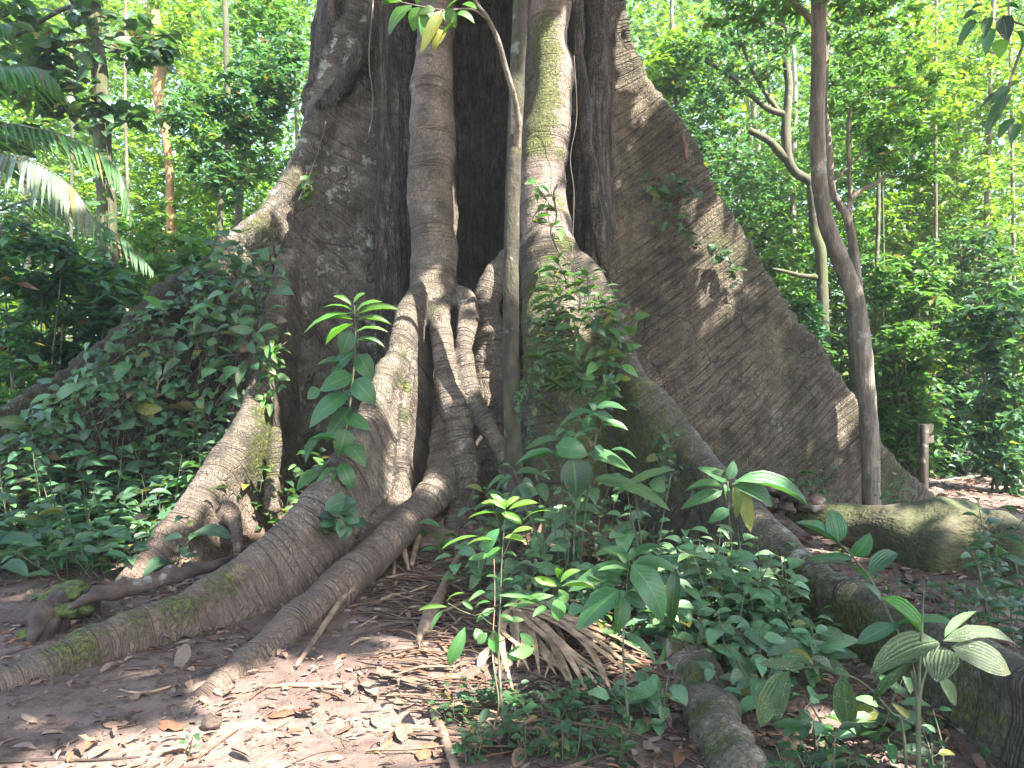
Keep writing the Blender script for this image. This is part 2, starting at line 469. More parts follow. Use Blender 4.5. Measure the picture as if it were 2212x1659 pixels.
def litter_mat():
    k = NT('dry_leaf')
    tint = k.attr('tint').outputs['Color']; pos = k.n('NewGeometry').outputs['Position']
    uv = k.n('UVMap', uv_map='UVMap').outputs[0]
    sx = k.n('SeparateXYZ'); k.l(uv, sx.inputs[0])
    b = k.noise(pos, 40.0, 4, 0.7)
    col = k.mix(k.math('MULTIPLY', k.ramp(b, 0.4, 0.7), 0.6), tint, k.mix(1.0, tint, (0.45, 0.38, 0.33), 'MULTIPLY'))
    mid = k.math('LESS_THAN', k.math('ABSOLUTE', sx.outputs[0]), 0.06)
    col = k.mix(k.math('MULTIPLY', mid, 0.4), col, (0.10, 0.06, 0.035))
    k.l(col, k.b.inputs['Base Color']); k.b.inputs['Roughness'].default_value = 0.7
    k.b.inputs['Specular IOR Level'].default_value = 0.3
    k.bump(b, 0.4, 0.006)
    return k.m

M = dict(
    leaf=leaf_mat('green_leaf'), leaf_far=leaf_mat('forest_leaf', 0.45, 0.45, 0.4, veins=False),
    leaf_spot=leaf_mat('spotted_leaf', 0.25, 0.42, 0.4, spots=0.75), leaf_pleat=leaf_mat('pleated_leaf', 0.28, 0.4, 0.45, spots=0.0, pleat=1.0),
    leaf_pale=leaf_mat('pale_pleated_leaf', 0.25, 0.5, 0.4, spots=0.8, pleat=1.0),
    stem=plain_bark('green_stem', (0.05, 0.065, 0.025), (0.10, 0.10, 0.05), 20, bump=0.002, rough=0.6),
    twig=plain_bark('brown_twig', (0.07, 0.05, 0.035), (0.16, 0.12, 0.085), 20, bump=0.004),
    tree_a=plain_bark('grey_brown_bark', (0.095, 0.075, 0.056), (0.25, 0.20, 0.152), 10, moss=0.25, bump=0.04),
    tree_b=plain_bark('mossy_bark', (0.040, 0.036, 0.024), (0.11, 0.10, 0.065), 8, moss=0.8),
    tree_c=plain_bark('sunlit_ochre_bark', (0.20, 0.115, 0.050), (0.36, 0.21, 0.085), 7),  # sunlight on the left trunk is put into this ochre; the pod shares it
    vine=plain_bark('vine_bark', (0.06, 0.05, 0.036), (0.15, 0.125, 0.09), 20, bump=0.004),
    tree_d=plain_bark('pale_bark', (0.16, 0.145, 0.11), (0.28, 0.26, 0.20), 6, moss=0.3),
    slim=plain_bark('slim_tree_bark', (0.020, 0.016, 0.010), (0.062, 0.049, 0.031), 14, stretch=(1, 1, 0.45), moss=0.45, bump=0.03),
    log=plain_bark('mossy_log_bark', (0.030, 0.021, 0.013), (0.090, 0.068, 0.040), 9, stretch=(0.35, 1, 1), moss=1.15, bump=0.09, pat_=0.15),
    deadwood=plain_bark('dead_wood', (0.032, 0.021, 0.016), (0.090, 0.060, 0.045), 10, stretch=(0.25, 1, 1), bump=0.015),
    palmdry=plain_bark('dry_palm', (0.21, 0.135, 0.078), (0.44, 0.30, 0.185), 14, pat_=0.0, stretch=(1, 1, 1), bump=0.006, rough=0.6),
    sheath=plain_bark('dry_sheath', (0.12, 0.075, 0.052), (0.28, 0.19, 0.13), 14, pat_=0.0, stretch=(1, 1, 1), bump=0.006, rough=0.65),
    wood=plain_bark('weathered_board', (0.045, 0.039, 0.026), (0.095, 0.082, 0.056), 10, stretch=(0.2, 1, 1), bump=0.004),
    post=plain_bark('weathered_post', (0.020, 0.017, 0.013), (0.050, 0.041, 0.031), 10, bump=0.004),
    litter=litter_mat(), soil=soil_mat(),
    k_trunk=kapok_bark('kapok_trunk_bark', (0.090, 0.070, 0.054), (0.230, 0.182, 0.142), ring=10, ring_amt=0.35, fiss=0.95, lichen=0.15, bump=0.045),
    k_plate=kapok_bark('kapok_plate_bark', (0.145, 0.119, 0.094), (0.330, 0.278, 0.226), ring=26, ring_amt=0.6, fiss=0.25, lichen=0.8, bump=0.035, groove=0.55, crack=1.0),
    k_skylit=kapok_bark('kapok_skylit_bark', (0.195, 0.148, 0.116), (0.350, 0.280, 0.226), ring=26, ring_amt=0.55, lichen=0.30, bump=0.022, dust=(0.175, 0.118, 0.096)),  # paler bark: the stronger sky light on the columns is put into the colour
    k_leg=kapok_bark('kapok_shaded_leg_bark', (0.135, 0.108, 0.083), (0.300, 0.245, 0.193), ring=24, ring_amt=0.6, lichen=0.2, bump=0.03, dust=(0.165, 0.108, 0.082)),  # reddish brown copy, darkened in colour for the shade on the low roots
    k_brown=kapok_bark('kapok_brown_bark', (0.120, 0.094, 0.062), (0.310, 0.248, 0.172), ring=17, ring_amt=0.55, fiss=0.10, lichen=0.25, bump=0.06, groove=1.0, crack=0.9),
    k_dark=kapok_bark('kapok_dark_moss_bark', (0.030, 0.026, 0.015), (0.085, 0.070, 0.042), ring=20, ring_amt=0.4, lichen=0.2, bump=0.05),  # very dark brown-green, the moss's own colour
    k_near=kapok_bark('kapok_near_root_bark', (0.095, 0.076, 0.054), (0.220, 0.178, 0.130), ring=9, ring_amt=0.15, lichen=0.45, bump=0.03, scale_=0.2),
    k_moss=kapok_bark('kapok_mossy_bark', (0.085, 0.070, 0.048), (0.230, 0.190, 0.140), ring=24, ring_amt=0.6, lichen=0.5, bump=0.03),
)

# ------------------------------------------------------------------ ground (one sheet)
def build_ground():
    n = 420
    a = np.linspace(-1, 1, n)
    xs = np.sinh(a * 3.6) / math.sinh(3.6) * 150
    b = np.linspace(0, 1, n)
    ys = -60 + 0 * b
    yy = np.sinh((b * 2 - 0.9) * 3.4) / math.sinh(3.4 * 1.1) * 150 + 5.0
    X, Yg = np.meshgrid(xs, yy)
    Z = ground_z(X, Yg)
    V = np.stack([X, Yg, Z], -1).reshape(-1, 3)
    i, j = np.meshgrid(np.arange(n - 1), np.arange(n - 1), indexing='ij')
    k = i * n + j
    q = np.stack([k, k + 1, k + n + 1, k + n], -1).reshape(-1, 4)
    g = Geo(); g.add(V, q)
    tag(g.build('ground', M['soil']), kind='structure')
build_ground()

# ------------------------------------------------------------------ the kapok tree: one blended body, cut into its parts
H = 0.03   # cell of the surface grid
CH = []    # chains: part, type, pts (x,y,z,r), options
def chain(part, typ, pts, k=0.12, sub=4, web=0.7):
    """pts: (u, v, Y, radius in view px) -> world"""
    a = []
    for u, v, Y, r in pts:
        p = P(u, v, Y); a.append((p[0], p[1], p[2], r * Y / FPX))
    c = crom(np.array(a), sub)
    CH.append(dict(part=part, typ=typ, p=c, k=k, web=web))

CX, CY = -0.45, 9.75
# trunk core
CH.append(dict(part='trunk', typ='tube', p=np.array([(CX, CY, -0.6, 1.55), (CX, CY, 1.5, 1.38), (CX, CY, 4, 1.22), (CX, CY, 9.0, 1.15)]), k=0.25, web=1))
# dark folded flange upper left, and ropes of root lying on it
chain('trunk', 'tube', [(800, -260, 9.2, 80), (770, -60, 9.2, 70), (735, 70, 9.2, 52), (705, 170, 9.1, 36), (690, 245, 9.0, 22), (684, 300, 8.9, 10)], 0.08)
chain('trunk', 'tube', [(735, -200, 8.9, 40), (738, -40, 8.9, 36), (712, 90, 8.85, 26), (686, 200, 8.8, 15), (674, 275, 8.75, 7)], 0.04)
chain('trunk', 'tube', [(845, -120, 8.5, 14), (815, 20, 8.5, 13), (775, 130, 8.55, 12), (725, 205, 8.6, 11), (690, 250, 8.65, 9), (672, 290, 8.7, 6)], 0.03)
chain('trunk', 'tube', [(900, -200, 8.7, 60), (880, 0, 8.7, 55), (862, 200, 8.7, 45), (858, 420, 8.6, 36), (850, 640, 8.5, 30), (840, 900, 8.4, 30)], 0.2)
# dark wood cord inside the recess
chain('trunk', 'tube', [(1050, -200, 8.2, 24), (1052, 0, 8.2, 22), (1046, 150, 8.2, 17), (1028, 330, 8.2, 15), (1018, 480, 8.15, 13), (1016, 640, 8.1, 14), (1016, 900, 8.0, 16)], 0.05)
# left plate
chain('left_buttress', 'fin', [(880, -200, 9.3, 60), (760, 90, 8.95, 50), (700, 240, 8.75, 28), (655, 345, 8.55, 24), (608, 425, 8.35, 26), (560, 478, 8.15, 24), (520, 502, 8.0, 20), (492, 526, 7.92, 18)], 0.16, web=0.75)
chain('mossy_low_root', 'fin', [(492, 526, 7.92, 18), (470, 548, 7.85, 18), (400, 600, 7.7, 18), (310, 665, 7.55, 18), (190, 778, 7.4, 20), (90, 850, 7.3, 20), (10, 895, 7.2, 20), (-120, 950, 7.0, 20)], 0.16, web=0.75)
# long low root coming forward on the left
chain('left_root', 'fin', [(628, 560, 8.1, 22), (608, 612, 7.85, 22), (588, 680, 7.6, 22), (574, 760, 7.35, 24), (562, 830, 7.1, 28), (540, 905, 6.9, 33), (504, 975, 6.7, 37), (460, 1050, 6.45, 40), (405, 1125, 6.2, 40), (348, 1190, 5.98, 36), (295, 1238, 5.75, 30), (255, 1270, 5.6, 18)], 0.10, web=0.85)
chain('left_root', 'tube', [(585, 940, 6.95, 16), (592, 1020, 6.9, 14), (596, 1090, 6.85, 18)], 0.05)
chain('left_root', 'tube', [(500, 1110, 6.35, 24), (510, 1140, 6.2, 16), (516, 1180, 6.05, 14)], 0.06)
# central column and the roots it splits into
chain('central_column', 'tube', [(950, -240, 8.0, 44), (948, 0, 7.9, 42), (940, 150, 7.8, 42), (934, 300, 7.7, 44), (930, 450, 7.6, 46), (934, 560, 7.5, 48), (934, 620, 7.4, 50), (936, 660, 7.3, 42)], 0.08)
CH.append(dict(part='central_column', typ='fin', p=np.array([(-0.86, 7.95, 9.0, 0.13), (-0.72, 8.8, 9.0, 0.2), (-0.6, 9.3, 9.0, 0.3)]), k=0.12, web=1.0))
chain('long_prop_root', 'fin', [(915, 630, 7.3, 26), (893, 668, 7.1, 24), (872, 720, 6.9, 24), (846, 790, 6.65, 24), (812, 875, 6.35, 28), (765, 955, 6.05, 32), (712, 1037, 5.75, 35), (668, 1100, 5.5, 38),
      (600, 1172, 5.3, 36), (520, 1230, 5.1, 34), (440, 1280, 4.92, 34), (350, 1330, 4.68, 34), (250, 1370, 4.45, 36), (140, 1412, 4.2, 38), (40, 1452, 4.0, 36), (-80, 1496, 3.8, 34)], 0.10, web=0.9)
chain('long_prop_root', 'tube', [(880, 720, 6.95, 14), (878, 830, 6.75, 16), (868, 940, 6.6, 16), (862, 1040, 6.45, 18), (850, 1100, 6.3, 26), (800, 1150, 6.0, 32), (760, 1200, 5.8, 26)], 0.10)
chain('middle_prop_root', 'tube', [(944, 640, 7.35, 38), (948, 700, 7.12, 24), (956, 770, 6.93, 24), (972, 850, 6.78, 27), (988, 930, 6.66, 30), (1000, 1010, 6.56, 32), (1000, 1080, 6.48, 32), (985, 1150, 6.35, 30)], 0.04)
chain('right_prop_root', 'tube', [(968, 628, 7.45, 26), (1004, 655, 7.3, 26), (1012, 690, 7.2, 24), (999, 740, 6.98, 19), (1006, 800, 6.86, 18), (1022, 870, 6.74, 21), (1050, 925, 6.64, 24), (1072, 965, 6.55, 20), (1088, 1010, 6.45, 17), (1100, 1070, 6.32, 16)], 0.025)
chain('right_prop_root', 'tube', [(1060, 940, 6.7, 12), (1040, 985, 6.6, 8), (1024, 1040, 6.5, 6), (1010, 1110, 6.35, 5)], 0.03)
chain('right_prop_root', 'tube', [(1022, 1000, 6.45, 5), (1018, 1060, 6.35, 6), (1000, 1120, 6.2, 6), (980, 1180, 6.05, 6)], 0.02)
chain('front_root', 'tube', [(962, 880, 7.15, 26), (958, 960, 6.85, 28), (944, 1030, 6.5, 32), (910, 1090, 6.2, 36), (868, 1140, 5.95, 40), (820, 1190, 5.65, 46), (762, 1240, 5.38, 44), (706, 1296, 5.05, 42), (655, 1342, 4.8, 48), (600, 1392, 4.55, 40), (540, 1435, 4.3, 38), (470, 1485, 4.0, 34), (400, 1540, 3.7, 26), (350, 1580, 3.5, 16)], 0.12)
# swelling low between the two columns
chain('right_prop_root', 'tube', [(1090, 560, 7.7, 26), (1066, 610, 7.65, 32), (1052, 680, 7.6, 32), (1066, 760, 7.5, 46), (1066, 860, 7.45, 52), (1066, 980, 7.35, 54), (1066, 1100, 7.3, 54)], 0.05)
# right column: smooth above, mossy buttress below
chain('lit_column', 'tube', [(1190, -240, 7.9, 44), (1190, 0, 7.8, 42), (1192, 120, 7.7, 42), (1184, 260, 7.55, 44), (1176, 400, 7.4, 50), (1180, 540, 7.25, 56)], 0.12)
chain('mossy_column', 'tube', [(1180, 540, 7.25, 56), (1190, 660, 7.1, 66), (1200, 800, 6.95, 78), (1210, 960, 6.8, 90), (1215, 1120, 6.7, 100)], 0.12)
CH.append(dict(part='lit_column', typ='fin', p=np.array([(0.42, 7.85, 9.0, 0.14), (0.25, 8.7, 9.0, 0.22), (0.0, 9.3, 9.0, 0.4)]), k=0.12, web=1.0))
chain('mossy_column', 'fin', [(1225, 560, 7.15, 36), (1270, 615, 7.05, 34), (1318, 690, 6.95, 30), (1352, 772, 6.85, 30), (1388, 838, 6.7, 36), (1436, 905, 6.45, 42), (1490, 975, 6.15, 42), (1545, 1040, 5.85, 42), (1610, 1105, 5.55, 44), (1690, 1190, 5.15, 42),
      (1770, 1248, 4.8, 40), (1850, 1300, 4.5, 42), (1960, 1350, 4.1, 44), (2080, 1405, 3.65, 48), (2200, 1460, 3.25, 52), (2330, 1530, 2.9, 52)], 0.10, web=0.9)
# dark cords between the right column and the great plate
chain('trunk', 'tube', [(1242, -200, 8.1, 15), (1248, 0, 8.05, 15), (1254, 140, 7.98, 14), (1262, 300, 7.9, 15), (1282, 440, 7.8, 16), (1304, 560, 7.7, 15), (1322, 660, 7.6, 12), (1330, 760, 7.5, 9)], 0.04)
chain('trunk', 'tube', [(1268, -200, 8.6, 50), (1275, 100, 8.55, 46), (1275, 350, 8.45, 40), (1290, 650, 8.3, 36), (1300, 950, 8.2, 40)], 0.15)
# great plate on the right
chain('great_buttress', 'fin', [(1240, -260, 8.95, 60), (1302, -60, 8.9, 34), (1338, 80, 8.9, 22), (1392, 190, 8.95, 20), (1452, 275, 9.0, 20), (1486, 330, 9.05, 22), (1548, 440, 9.15, 22), (1630, 572, 9.3, 22), (1706, 690, 9.45, 22),
      (1772, 784, 9.6, 21), (1822, 858, 9.72, 21), (1868, 935, 9.8, 21), (1926, 1012, 9.9, 20), (2000, 1075, 10.0, 17), (2100, 1130, 10.1, 12)], 0.22, web=0.85)
CH.append(dict(part='great_buttress', typ='fin', p=np.array([(1.05, 8.93, 7.9, 0.2), (0.6, 9.2, 9.0, 0.4)]), k=0.3, web=1.0))
chain('great_buttress', 'tube', [(1326, -120, 8.75, 16), (1342, 0, 8.75, 14), (1352, 60, 8.75, 12), (1358, 100, 8.8, 8)], 0.03)
# short root bottom right
chain('near_root', 'tube', [(1430, 1380, 4.6, 30), (1474, 1440, 4.2, 50), (1512, 1500, 3.85, 52), (1540, 1580, 3.45, 66), (1578, 1670, 3.08, 66), (1610, 1780, 2.75, 74)], 0.08)
CARVE = [dict(p=np.array([tuple(P(1034, -260, 8.05)) + (0.30,), tuple(P(1034, 200, 8.05)) + (0.30,), tuple(P(1036, 560, 8.0)) + (0.26,), tuple(P(1038, 640, 7.95)) + (0.15,)]))]
CARVE.append(dict(p=np.array([tuple(P(1036, -260, 8.85)) + (0.50,), tuple(P(1036, 200, 8.85)) + (0.50,), tuple(P(1037, 560, 8.75)) + (0.44,), tuple(P(1038, 640, 8.6)) + (0.26,)])))
CARVE.append(dict(p=np.array([tuple(P(1000, -260, 8.1)) + (0.12,), tuple(P(1000, 300, 8.0)) + (0.12,), tuple(P(1004, 590, 7.9)) + (0.08,)])))
CARVE.append(dict(p=np.array([tuple(P(1240, -260, 8.35)) + (0.16,), tuple(P(1240, 300, 8.25)) + (0.15,), tuple(P(1250, 560, 8.1)) + (0.10,)])))
CARVE.append(dict(p=np.array([tuple(P(918, 760, 7.2)) + (0.10,), tuple(P(916, 900, 7.0)) + (0.17,), tuple(P(908, 1050, 6.8)) + (0.2,)])))

def seg_dist(pt, a, b, typ, web):
    ab = b[:3] - a[:3]
    if typ == 'tube':
        t = np.clip(((pt - a[:3]) @ ab) / max(ab @ ab, 1e-9), 0, 1)
        q = pt - (a[:3] + t[:, None] * ab)
        return np.sqrt((q * q).sum(1)) - (a[3] + t * (b[3] - a[3])), t
    h = ab[:2]
    t = np.clip(((pt[:, :2] - a[:2]) @ h) / max(h @ h, 1e-9), 0, 1)
    dx = pt[:, 0] - (a[0] + t * ab[0]); dy = pt[:, 1] - (a[1] + t * ab[1])
    zr = a[2] + t * ab[2]; r = a[3] + t * (b[3] - a[3])
    dep = zr - pt[:, 2]
    dh = np.sqrt(dx * dx + dy * dy)
    thick = r * (1 - (1 - web) * smooth(0.3, 1.6, dep / np.maximum(r * 2, 0.05))) + 0.06 * np.exp(-np.maximum(pt[:, 2] - 0.1, 0) / 0.20) * smooth(0, 0.5, dep)
    return np.where(dep > 0, dh - thick, np.sqrt(dh * dh + dep * dep) - r), t

def build_kapok():
    B = 8; S = H * B
    lo = np.array([-6.6, 2.3, -0.25]); hi = np.array([7.2, 11.4, 7.6])
    nb = np.ceil((hi - lo) / S).astype(int)
    ii = np.stack(np.meshgrid(*[np.arange(n) for n in nb], indexing='ij'), -1).reshape(-1, 3)
    ctr = lo + (ii + 0.5) * S
    nC = len(CH)
    # distances of block centres to each segment
    cd = np.full((nC, len(ctr)), 1e3); segd = []
    for c, ch in enumerate(CH):
        sdl = []
        for a, b in zip(ch['p'][:-1], ch['p'][1:]):
            d, _ = seg_dist(ctr, a, b, ch['typ'], ch['web']); sdl.append(d)
        sdl = np.array(sdl); segd.append(sdl); cd[c] = sdl.min(0)
    dmin = cd.min(0)
    act = np.where(np.abs(dmin) < S * 0.95 + 0.12)[0]
    # carve may expose inside blocks
    for cv in CARVE:
        for a, b in zip(cv['p'][:-1], cv['p'][1:]):
            d, _ = seg_dist(ctr, a, b, 'tube', 1)
            act = np.union1d(act, np.where(np.abs(d) < S * 0.95 + 0.1)[0])
    nA = len(act); L = (B + 1) ** 3
    off = np.stack(np.meshgrid(*[np.arange(B + 1)] * 3, indexing='ij'), -1).reshape(-1, 3)
    gi = (ii[act][:, None, :] * B + off[None]).reshape(-1, 3)
    pts = lo + gi * H
    wob = np.stack([vnoise(pts * 1.7 + k * 31.7) for k in range(3)], -1) * 0.045 + np.stack([vnoise(pts * 5.0 + k * 11.7) for k in range(3)], -1) * 0.014
    ptw = pts + wob
    D = np.full(len(pts), 1e3)
    best = np.full(len(pts), 1e3); own = np.zeros(len(pts), np.int16)
    for c, ch in enumerate(CH):
        nearb = cd[c][act] < dmin[act] + 0.62
        if not nearb.any(): continue
        loc = np.where(nearb)[0]
        dd = np.full((len(loc), L), 1e3)
        pl = ptw.reshape(nA, L, 3)[loc]
        for s, (a, b) in enumerate(zip(ch['p'][:-1], ch['p'][1:])):
            m = np.where(segd[c][s][act][loc] < cd[c][act][loc] + S * 1.8)[0]
            if not len(m): continue
            d, _ = seg_dist(pl[m].reshape(-1, 3), a, b, ch['typ'], ch['web'])
            dd[m] = np.minimum(dd[m], d.reshape(len(m), L))
        Dv = D.reshape(nA, L); k = ch['k']
        A = Dv[loc]
        h = np.maximum(k - np.abs(A - dd), 0) / k
        Dv[loc] = np.minimum(A, dd) - h * h * k * 0.25
        bv = best.reshape(nA, L); ov = own.reshape(nA, L)
        m2 = dd < bv[loc]
        bl = bv[loc]; bl[m2] = dd[m2]; bv[loc] = bl
        ol = ov[loc]; ol[m2] = c; ov[loc] = ol
    for cv in CARVE:
        dc = np.full(len(pts), 1e3)
        for a, b in zip(cv['p'][:-1], cv['p'][1:]):
            d, _ = seg_dist(ptw, a, b, 'tube', 1); dc = np.minimum(dc, d)
        k = 0.08; A = -dc
        h = np.maximum(k - np.abs(A - D), 0) / k
        # only the trunk's own mass is carved
        tr = np.array([CH[c]['part'] in ('trunk', 'lit_column', 'central_column') and CH[c]['typ'] != 'cord' for c in range(nC)])[own]
        D = np.where(tr, np.maximum(A, D) + h * h * k * 0.25, D)
    # surface nets
    NB = nb * B + 2
    def key(g): return (g[..., 0].astype(np.int64) * NB[1] + g[..., 1]) * NB[2] + g[..., 2]
    Dg = D.reshape(nA, B + 1, B + 1, B + 1)
    base = ii[act] * B
    corners = [(i, j, k) for i in (0, 1) for j in (0, 1) for k in (0, 1)]
    cv_ = np.stack([Dg[:, i:i + B, j:j + B, k:k + B] for i, j, k in corners], -1)
    ins = cv_ < 0
    mix = ins.any(-1) & ~ins.all(-1)
    w = np.argwhere(mix)
    vals = cv_[mix]
    cell = base[w[:, 0]] + w[:, 1:]
    acc = np.zeros((len(w), 3)); cnt = np.zeros(len(w))
    co = np.array(corners, float)
    for a in range(8):
        for b in range(a + 1, 8):
            if np.abs(co[a] - co[b]).sum() != 1: continue
            m = (vals[:, a] < 0) != (vals[:, b] < 0)
            t = vals[m, a] / (vals[m, a] - vals[m, b])
            acc[m] += co[a] + t[:, None] * (co[b] - co[a]); cnt[m] += 1
    vpos = lo + (cell + acc / cnt[:, None]) * H
    ck = key(cell); order = np.argsort(ck); cks = ck[order]
    quads = []
    for ax in range(3):
        sl0 = [slice(None)] * 4; sl1 = [slice(None)] * 4
        sl0[ax + 1] = slice(0, B); sl1[ax + 1] = slice(1, B + 1)
        d0 = Dg[tuple(sl0)] < 0; d1 = Dg[tuple(sl1)] < 0
        e = np.argwhere(d0 != d1)
        g0 = base[e[:, 0]] + e[:, 1:]
        flip = d0[d0 != d1]
        kk, u = np.unique(key(g0), return_index=True); g0 = g0[u]; flip = flip[u]
        a1, a2 = (ax + 1) % 3, (ax + 2) % 3
        cs = []
        for s1, s2 in ((-1, -1), (0, -1), (0, 0), (-1, 0)):
            c = g0.copy(); c[:, a1] += s1; c[:, a2] += s2; cs.append(key(c))
        cs = np.stack(cs, -1)
        pos = np.searchsorted(cks, cs); pos = np.clip(pos, 0, len(cks) - 1)
        ok = (cks[pos] == cs).all(-1)
        q = order[pos][ok]; f = flip[ok]
        q[~f] = q[~f][:, ::-1]
        quads.append(q)
    quads = np.vstack(quads)
    # owner chain and run coordinate of each vertex (closest point on the chain's line)
    cidx = own.reshape(nA, B + 1, B + 1, B + 1)[:, :B, :B, :B][mix]
    gz = ground_z(vpos[:, 0], vpos[:, 1])
    run = np.zeros(len(vpos)); dep = np.zeros(len(vpos))
    for c, ch in enumerate(CH):
        m = np.where(cidx == c)[0]
        if not len(m): continue
        p = ch['p']
        if len(p) < 5:   # core and webs: rings by height
            run[m] = vpos[m, 2]; continue
        ln = np.concatenate([[0], np.cumsum(np.linalg.norm(np.diff(p[:, :3], axis=0), axis=1))])
        bd = np.full(len(m), 1e9); br = np.zeros(len(m))
        for s in range(len(p) - 1):
            ab = p[s + 1, :3] - p[s, :3]
            t = np.clip(((vpos[m] - p[s, :3]) @ ab) / max(ab @ ab, 1e-9), 0, 1)
            dd = np.linalg.norm(vpos[m] - p[s, :3] - t[:, None] * ab, axis=1)
            bt = dd < bd; bd[bt] = dd[bt]; br[bt] = ln[s] + t[bt] * (ln[s + 1] - ln[s])
        run[m] = br + 3.7 * c
        dep[m] = bd
    # normals for displacement
    def vnormals(V, q):
        n = np.cross(V[q[:, 2]] - V[q[:, 0]], V[q[:, 3]] - V[q[:, 1]])
        out = np.zeros_like(V)
        for k in range(4):
            for a in range(3): out[:, a] += np.bincount(q[:, k], n[:, a], len(V))
        return nrm(out)
    N = vnormals(vpos, quads)
    parts_of = np.array([ch['part'] for ch in CH])[cidx]
    amp = np.where(parts_of == 'trunk', 0.3, np.where(parts_of == 'great_buttress', 0.9, 0.9))
    rn = vnoise(np.stack([run * 12.0, vpos[:, 0] * 0.3 + vpos[:, 2] * 0.3, vpos[:, 1] * 0.3], -1))
    fis = vnoise(vpos * np.array([7.0, 7.0, 0.6])) + 0.6 * vnoise(vpos * np.array([17.0, 17.0, 1.2]))
    disp = np.where((parts_of == 'near_root') | (parts_of == 'mossy_low_root'), 0.03, 0.0) * fbm(vpos * 7.0, 3) + 0.014 * amp * rn + np.where(parts_of == 'trunk', 0.05, 0.006) * fis + 0.012 * fbm(vpos * 3.0, 2)
    vpos = vpos + N * disp[:, None]
    N = vnormals(vpos, quads)
    # moss: soft patches with a place of their own
    moss = np.full(len(vpos), 0.06) + 0.10 * fbm(vpos * 1.2, 2)
    def patch(u, v, Y, r, a, e=(1, 1, 1)):
        d = (vpos - P(u, v, Y)) / (np.array(e) * r)
        moss[:] = np.maximum(moss, a * np.exp(-(d * d).sum(1)))
    for u, v, Y, r, a in [(1175, 60, 7.5, 0.25, 0.9), (1170, 110, 7.5, 0.28, 1.05), (1168, 160, 7.45, 0.25, 1.05), (1165, 210, 7.4, 0.28, 1.1), (1158, 255, 7.3, 0.25, 1.1), (1155, 300, 7.3, 0.26, 1.0), (1215, 330, 7.3, 0.15, 0.75), (1222, 430, 7.1, 0.18, 0.9), (1222, 520, 7.0, 0.16, 0.9), (1140, 440, 7.1, 0.15, 0.8), (1250, 60, 8.0, 0.25, 0.5), (1255, 180, 8.0, 0.2, 0.5),
                          (570, 490, 8.0, 0.40, 0.7), (640, 400, 8.4, 0.25, 0.65), (680, 350, 8.5, 0.2, 0.5), (540, 560, 8.0, 0.4, 0.6), (470, 640, 7.8, 0.8, 0.5), (300, 760, 7.5, 1.0, 0.5), (150, 850, 7.3, 0.9, 0.5), (50, 950, 7.2, 0.9, 0.5),
                          (560, 950, 6.85, 0.22, 0.95), (575, 900, 6.9, 0.2, 1.0), (560, 1000, 6.8, 0.25, 0.9), (890, 700, 6.8, 0.12, 0.6), (540, 1040, 6.6, 0.2, 0.5), (590, 700, 7.5, 0.3, 0.55), (575, 800, 7.2, 0.25, 0.5),
                          (884, 760, 6.7, 0.14, 0.75), (882, 830, 6.65, 0.15, 0.8), (878, 900, 6.6, 0.15, 0.7), (930, 665, 7.0, 0.14, 0.75), (905, 540, 7.3, 0.15, 0.45),
                          (480, 1250, 4.9, 0.22, 0.7), (380, 1310, 4.7, 0.22, 0.75), (280, 1350, 4.5, 0.22, 0.7), (150, 1400, 4.2, 0.25, 0.8), (730, 1080, 5.7, 0.25, 0.45), (660, 1140, 5.4, 0.2, 0.45), (850, 1080, 6.2, 0.2, 0.35),
                          (640, 1350, 4.7, 0.16, 0.55), (580, 1410, 4.4, 0.18, 0.45), (520, 1440, 4.2, 0.15, 0.35),
                          (1150, 640, 6.8, 0.45, 0.75), (1180, 760, 6.7, 0.6, 0.8), (1260, 800, 6.6, 0.7, 0.8), (1300, 950, 6.5, 0.7, 0.85), (1370, 850, 6.6, 0.3, 0.8), (1400, 980, 6.3, 0.6, 0.8), (1430, 890, 6.4, 0.2, 0.6),
                          (1480, 1030, 6.0, 0.35, 0.65), (1560, 1060, 5.7, 0.2, 0.45), (1700, 1330, 4.7, 0.5, 0.8), (1800, 1380, 4.3, 0.4, 1.0), (1900, 1460, 4.0, 0.5, 0.8), (2100, 1520, 3.4, 0.45, 0.65),
                          (1490, 1480, 3.9, 0.2, 0.8), (1530, 1560, 3.4, 0.16, 0.8), (1570, 1640, 3.1, 0.2, 0.75), (1620, 560, 9.2, 0.5, 0.6), (1560, 520, 9.1, 0.4, 0.6), (1720, 760, 9.4, 0.5, 0.5), (1850, 900, 9.6, 0.4, 0.5), (1930, 1050, 9.7, 0.5, 0.7), (1750, 1000, 9.5, 0.7, 0.5), (1450, 300, 9.0, 0.2, 0.4)]:
        patch(u, v, Y, r, a)
    # split into parts
    root = thing('kapok_tree', 'giant buttressed forest tree with ringed grey bark filling the middle of the clearing', 'tree', (CX, CY, 0))
    keep = (vpos[quads][:, :, 2].max(1) > gz[quads].min(1) - 0.12)
    quads = quads[keep]
    pid = np.array([list(dict.fromkeys(ch['part'] for ch in CH)).index(ch['part']) for ch in CH])[cidx]
    names = list(dict.fromkeys(ch['part'] for ch in CH))
    fp = pid[quads[:, 0]]
    mats = dict(trunk='k_trunk', left_buttress='k_plate', left_root='k_leg', lit_column='k_skylit', mossy_low_root='k_dark', central_column='k_skylit', long_prop_root='k_leg', middle_prop_root='k_leg', right_prop_root='k_leg',
                front_root='k_leg', mossy_column='k_moss', great_buttress='k_brown', near_root='k_near')
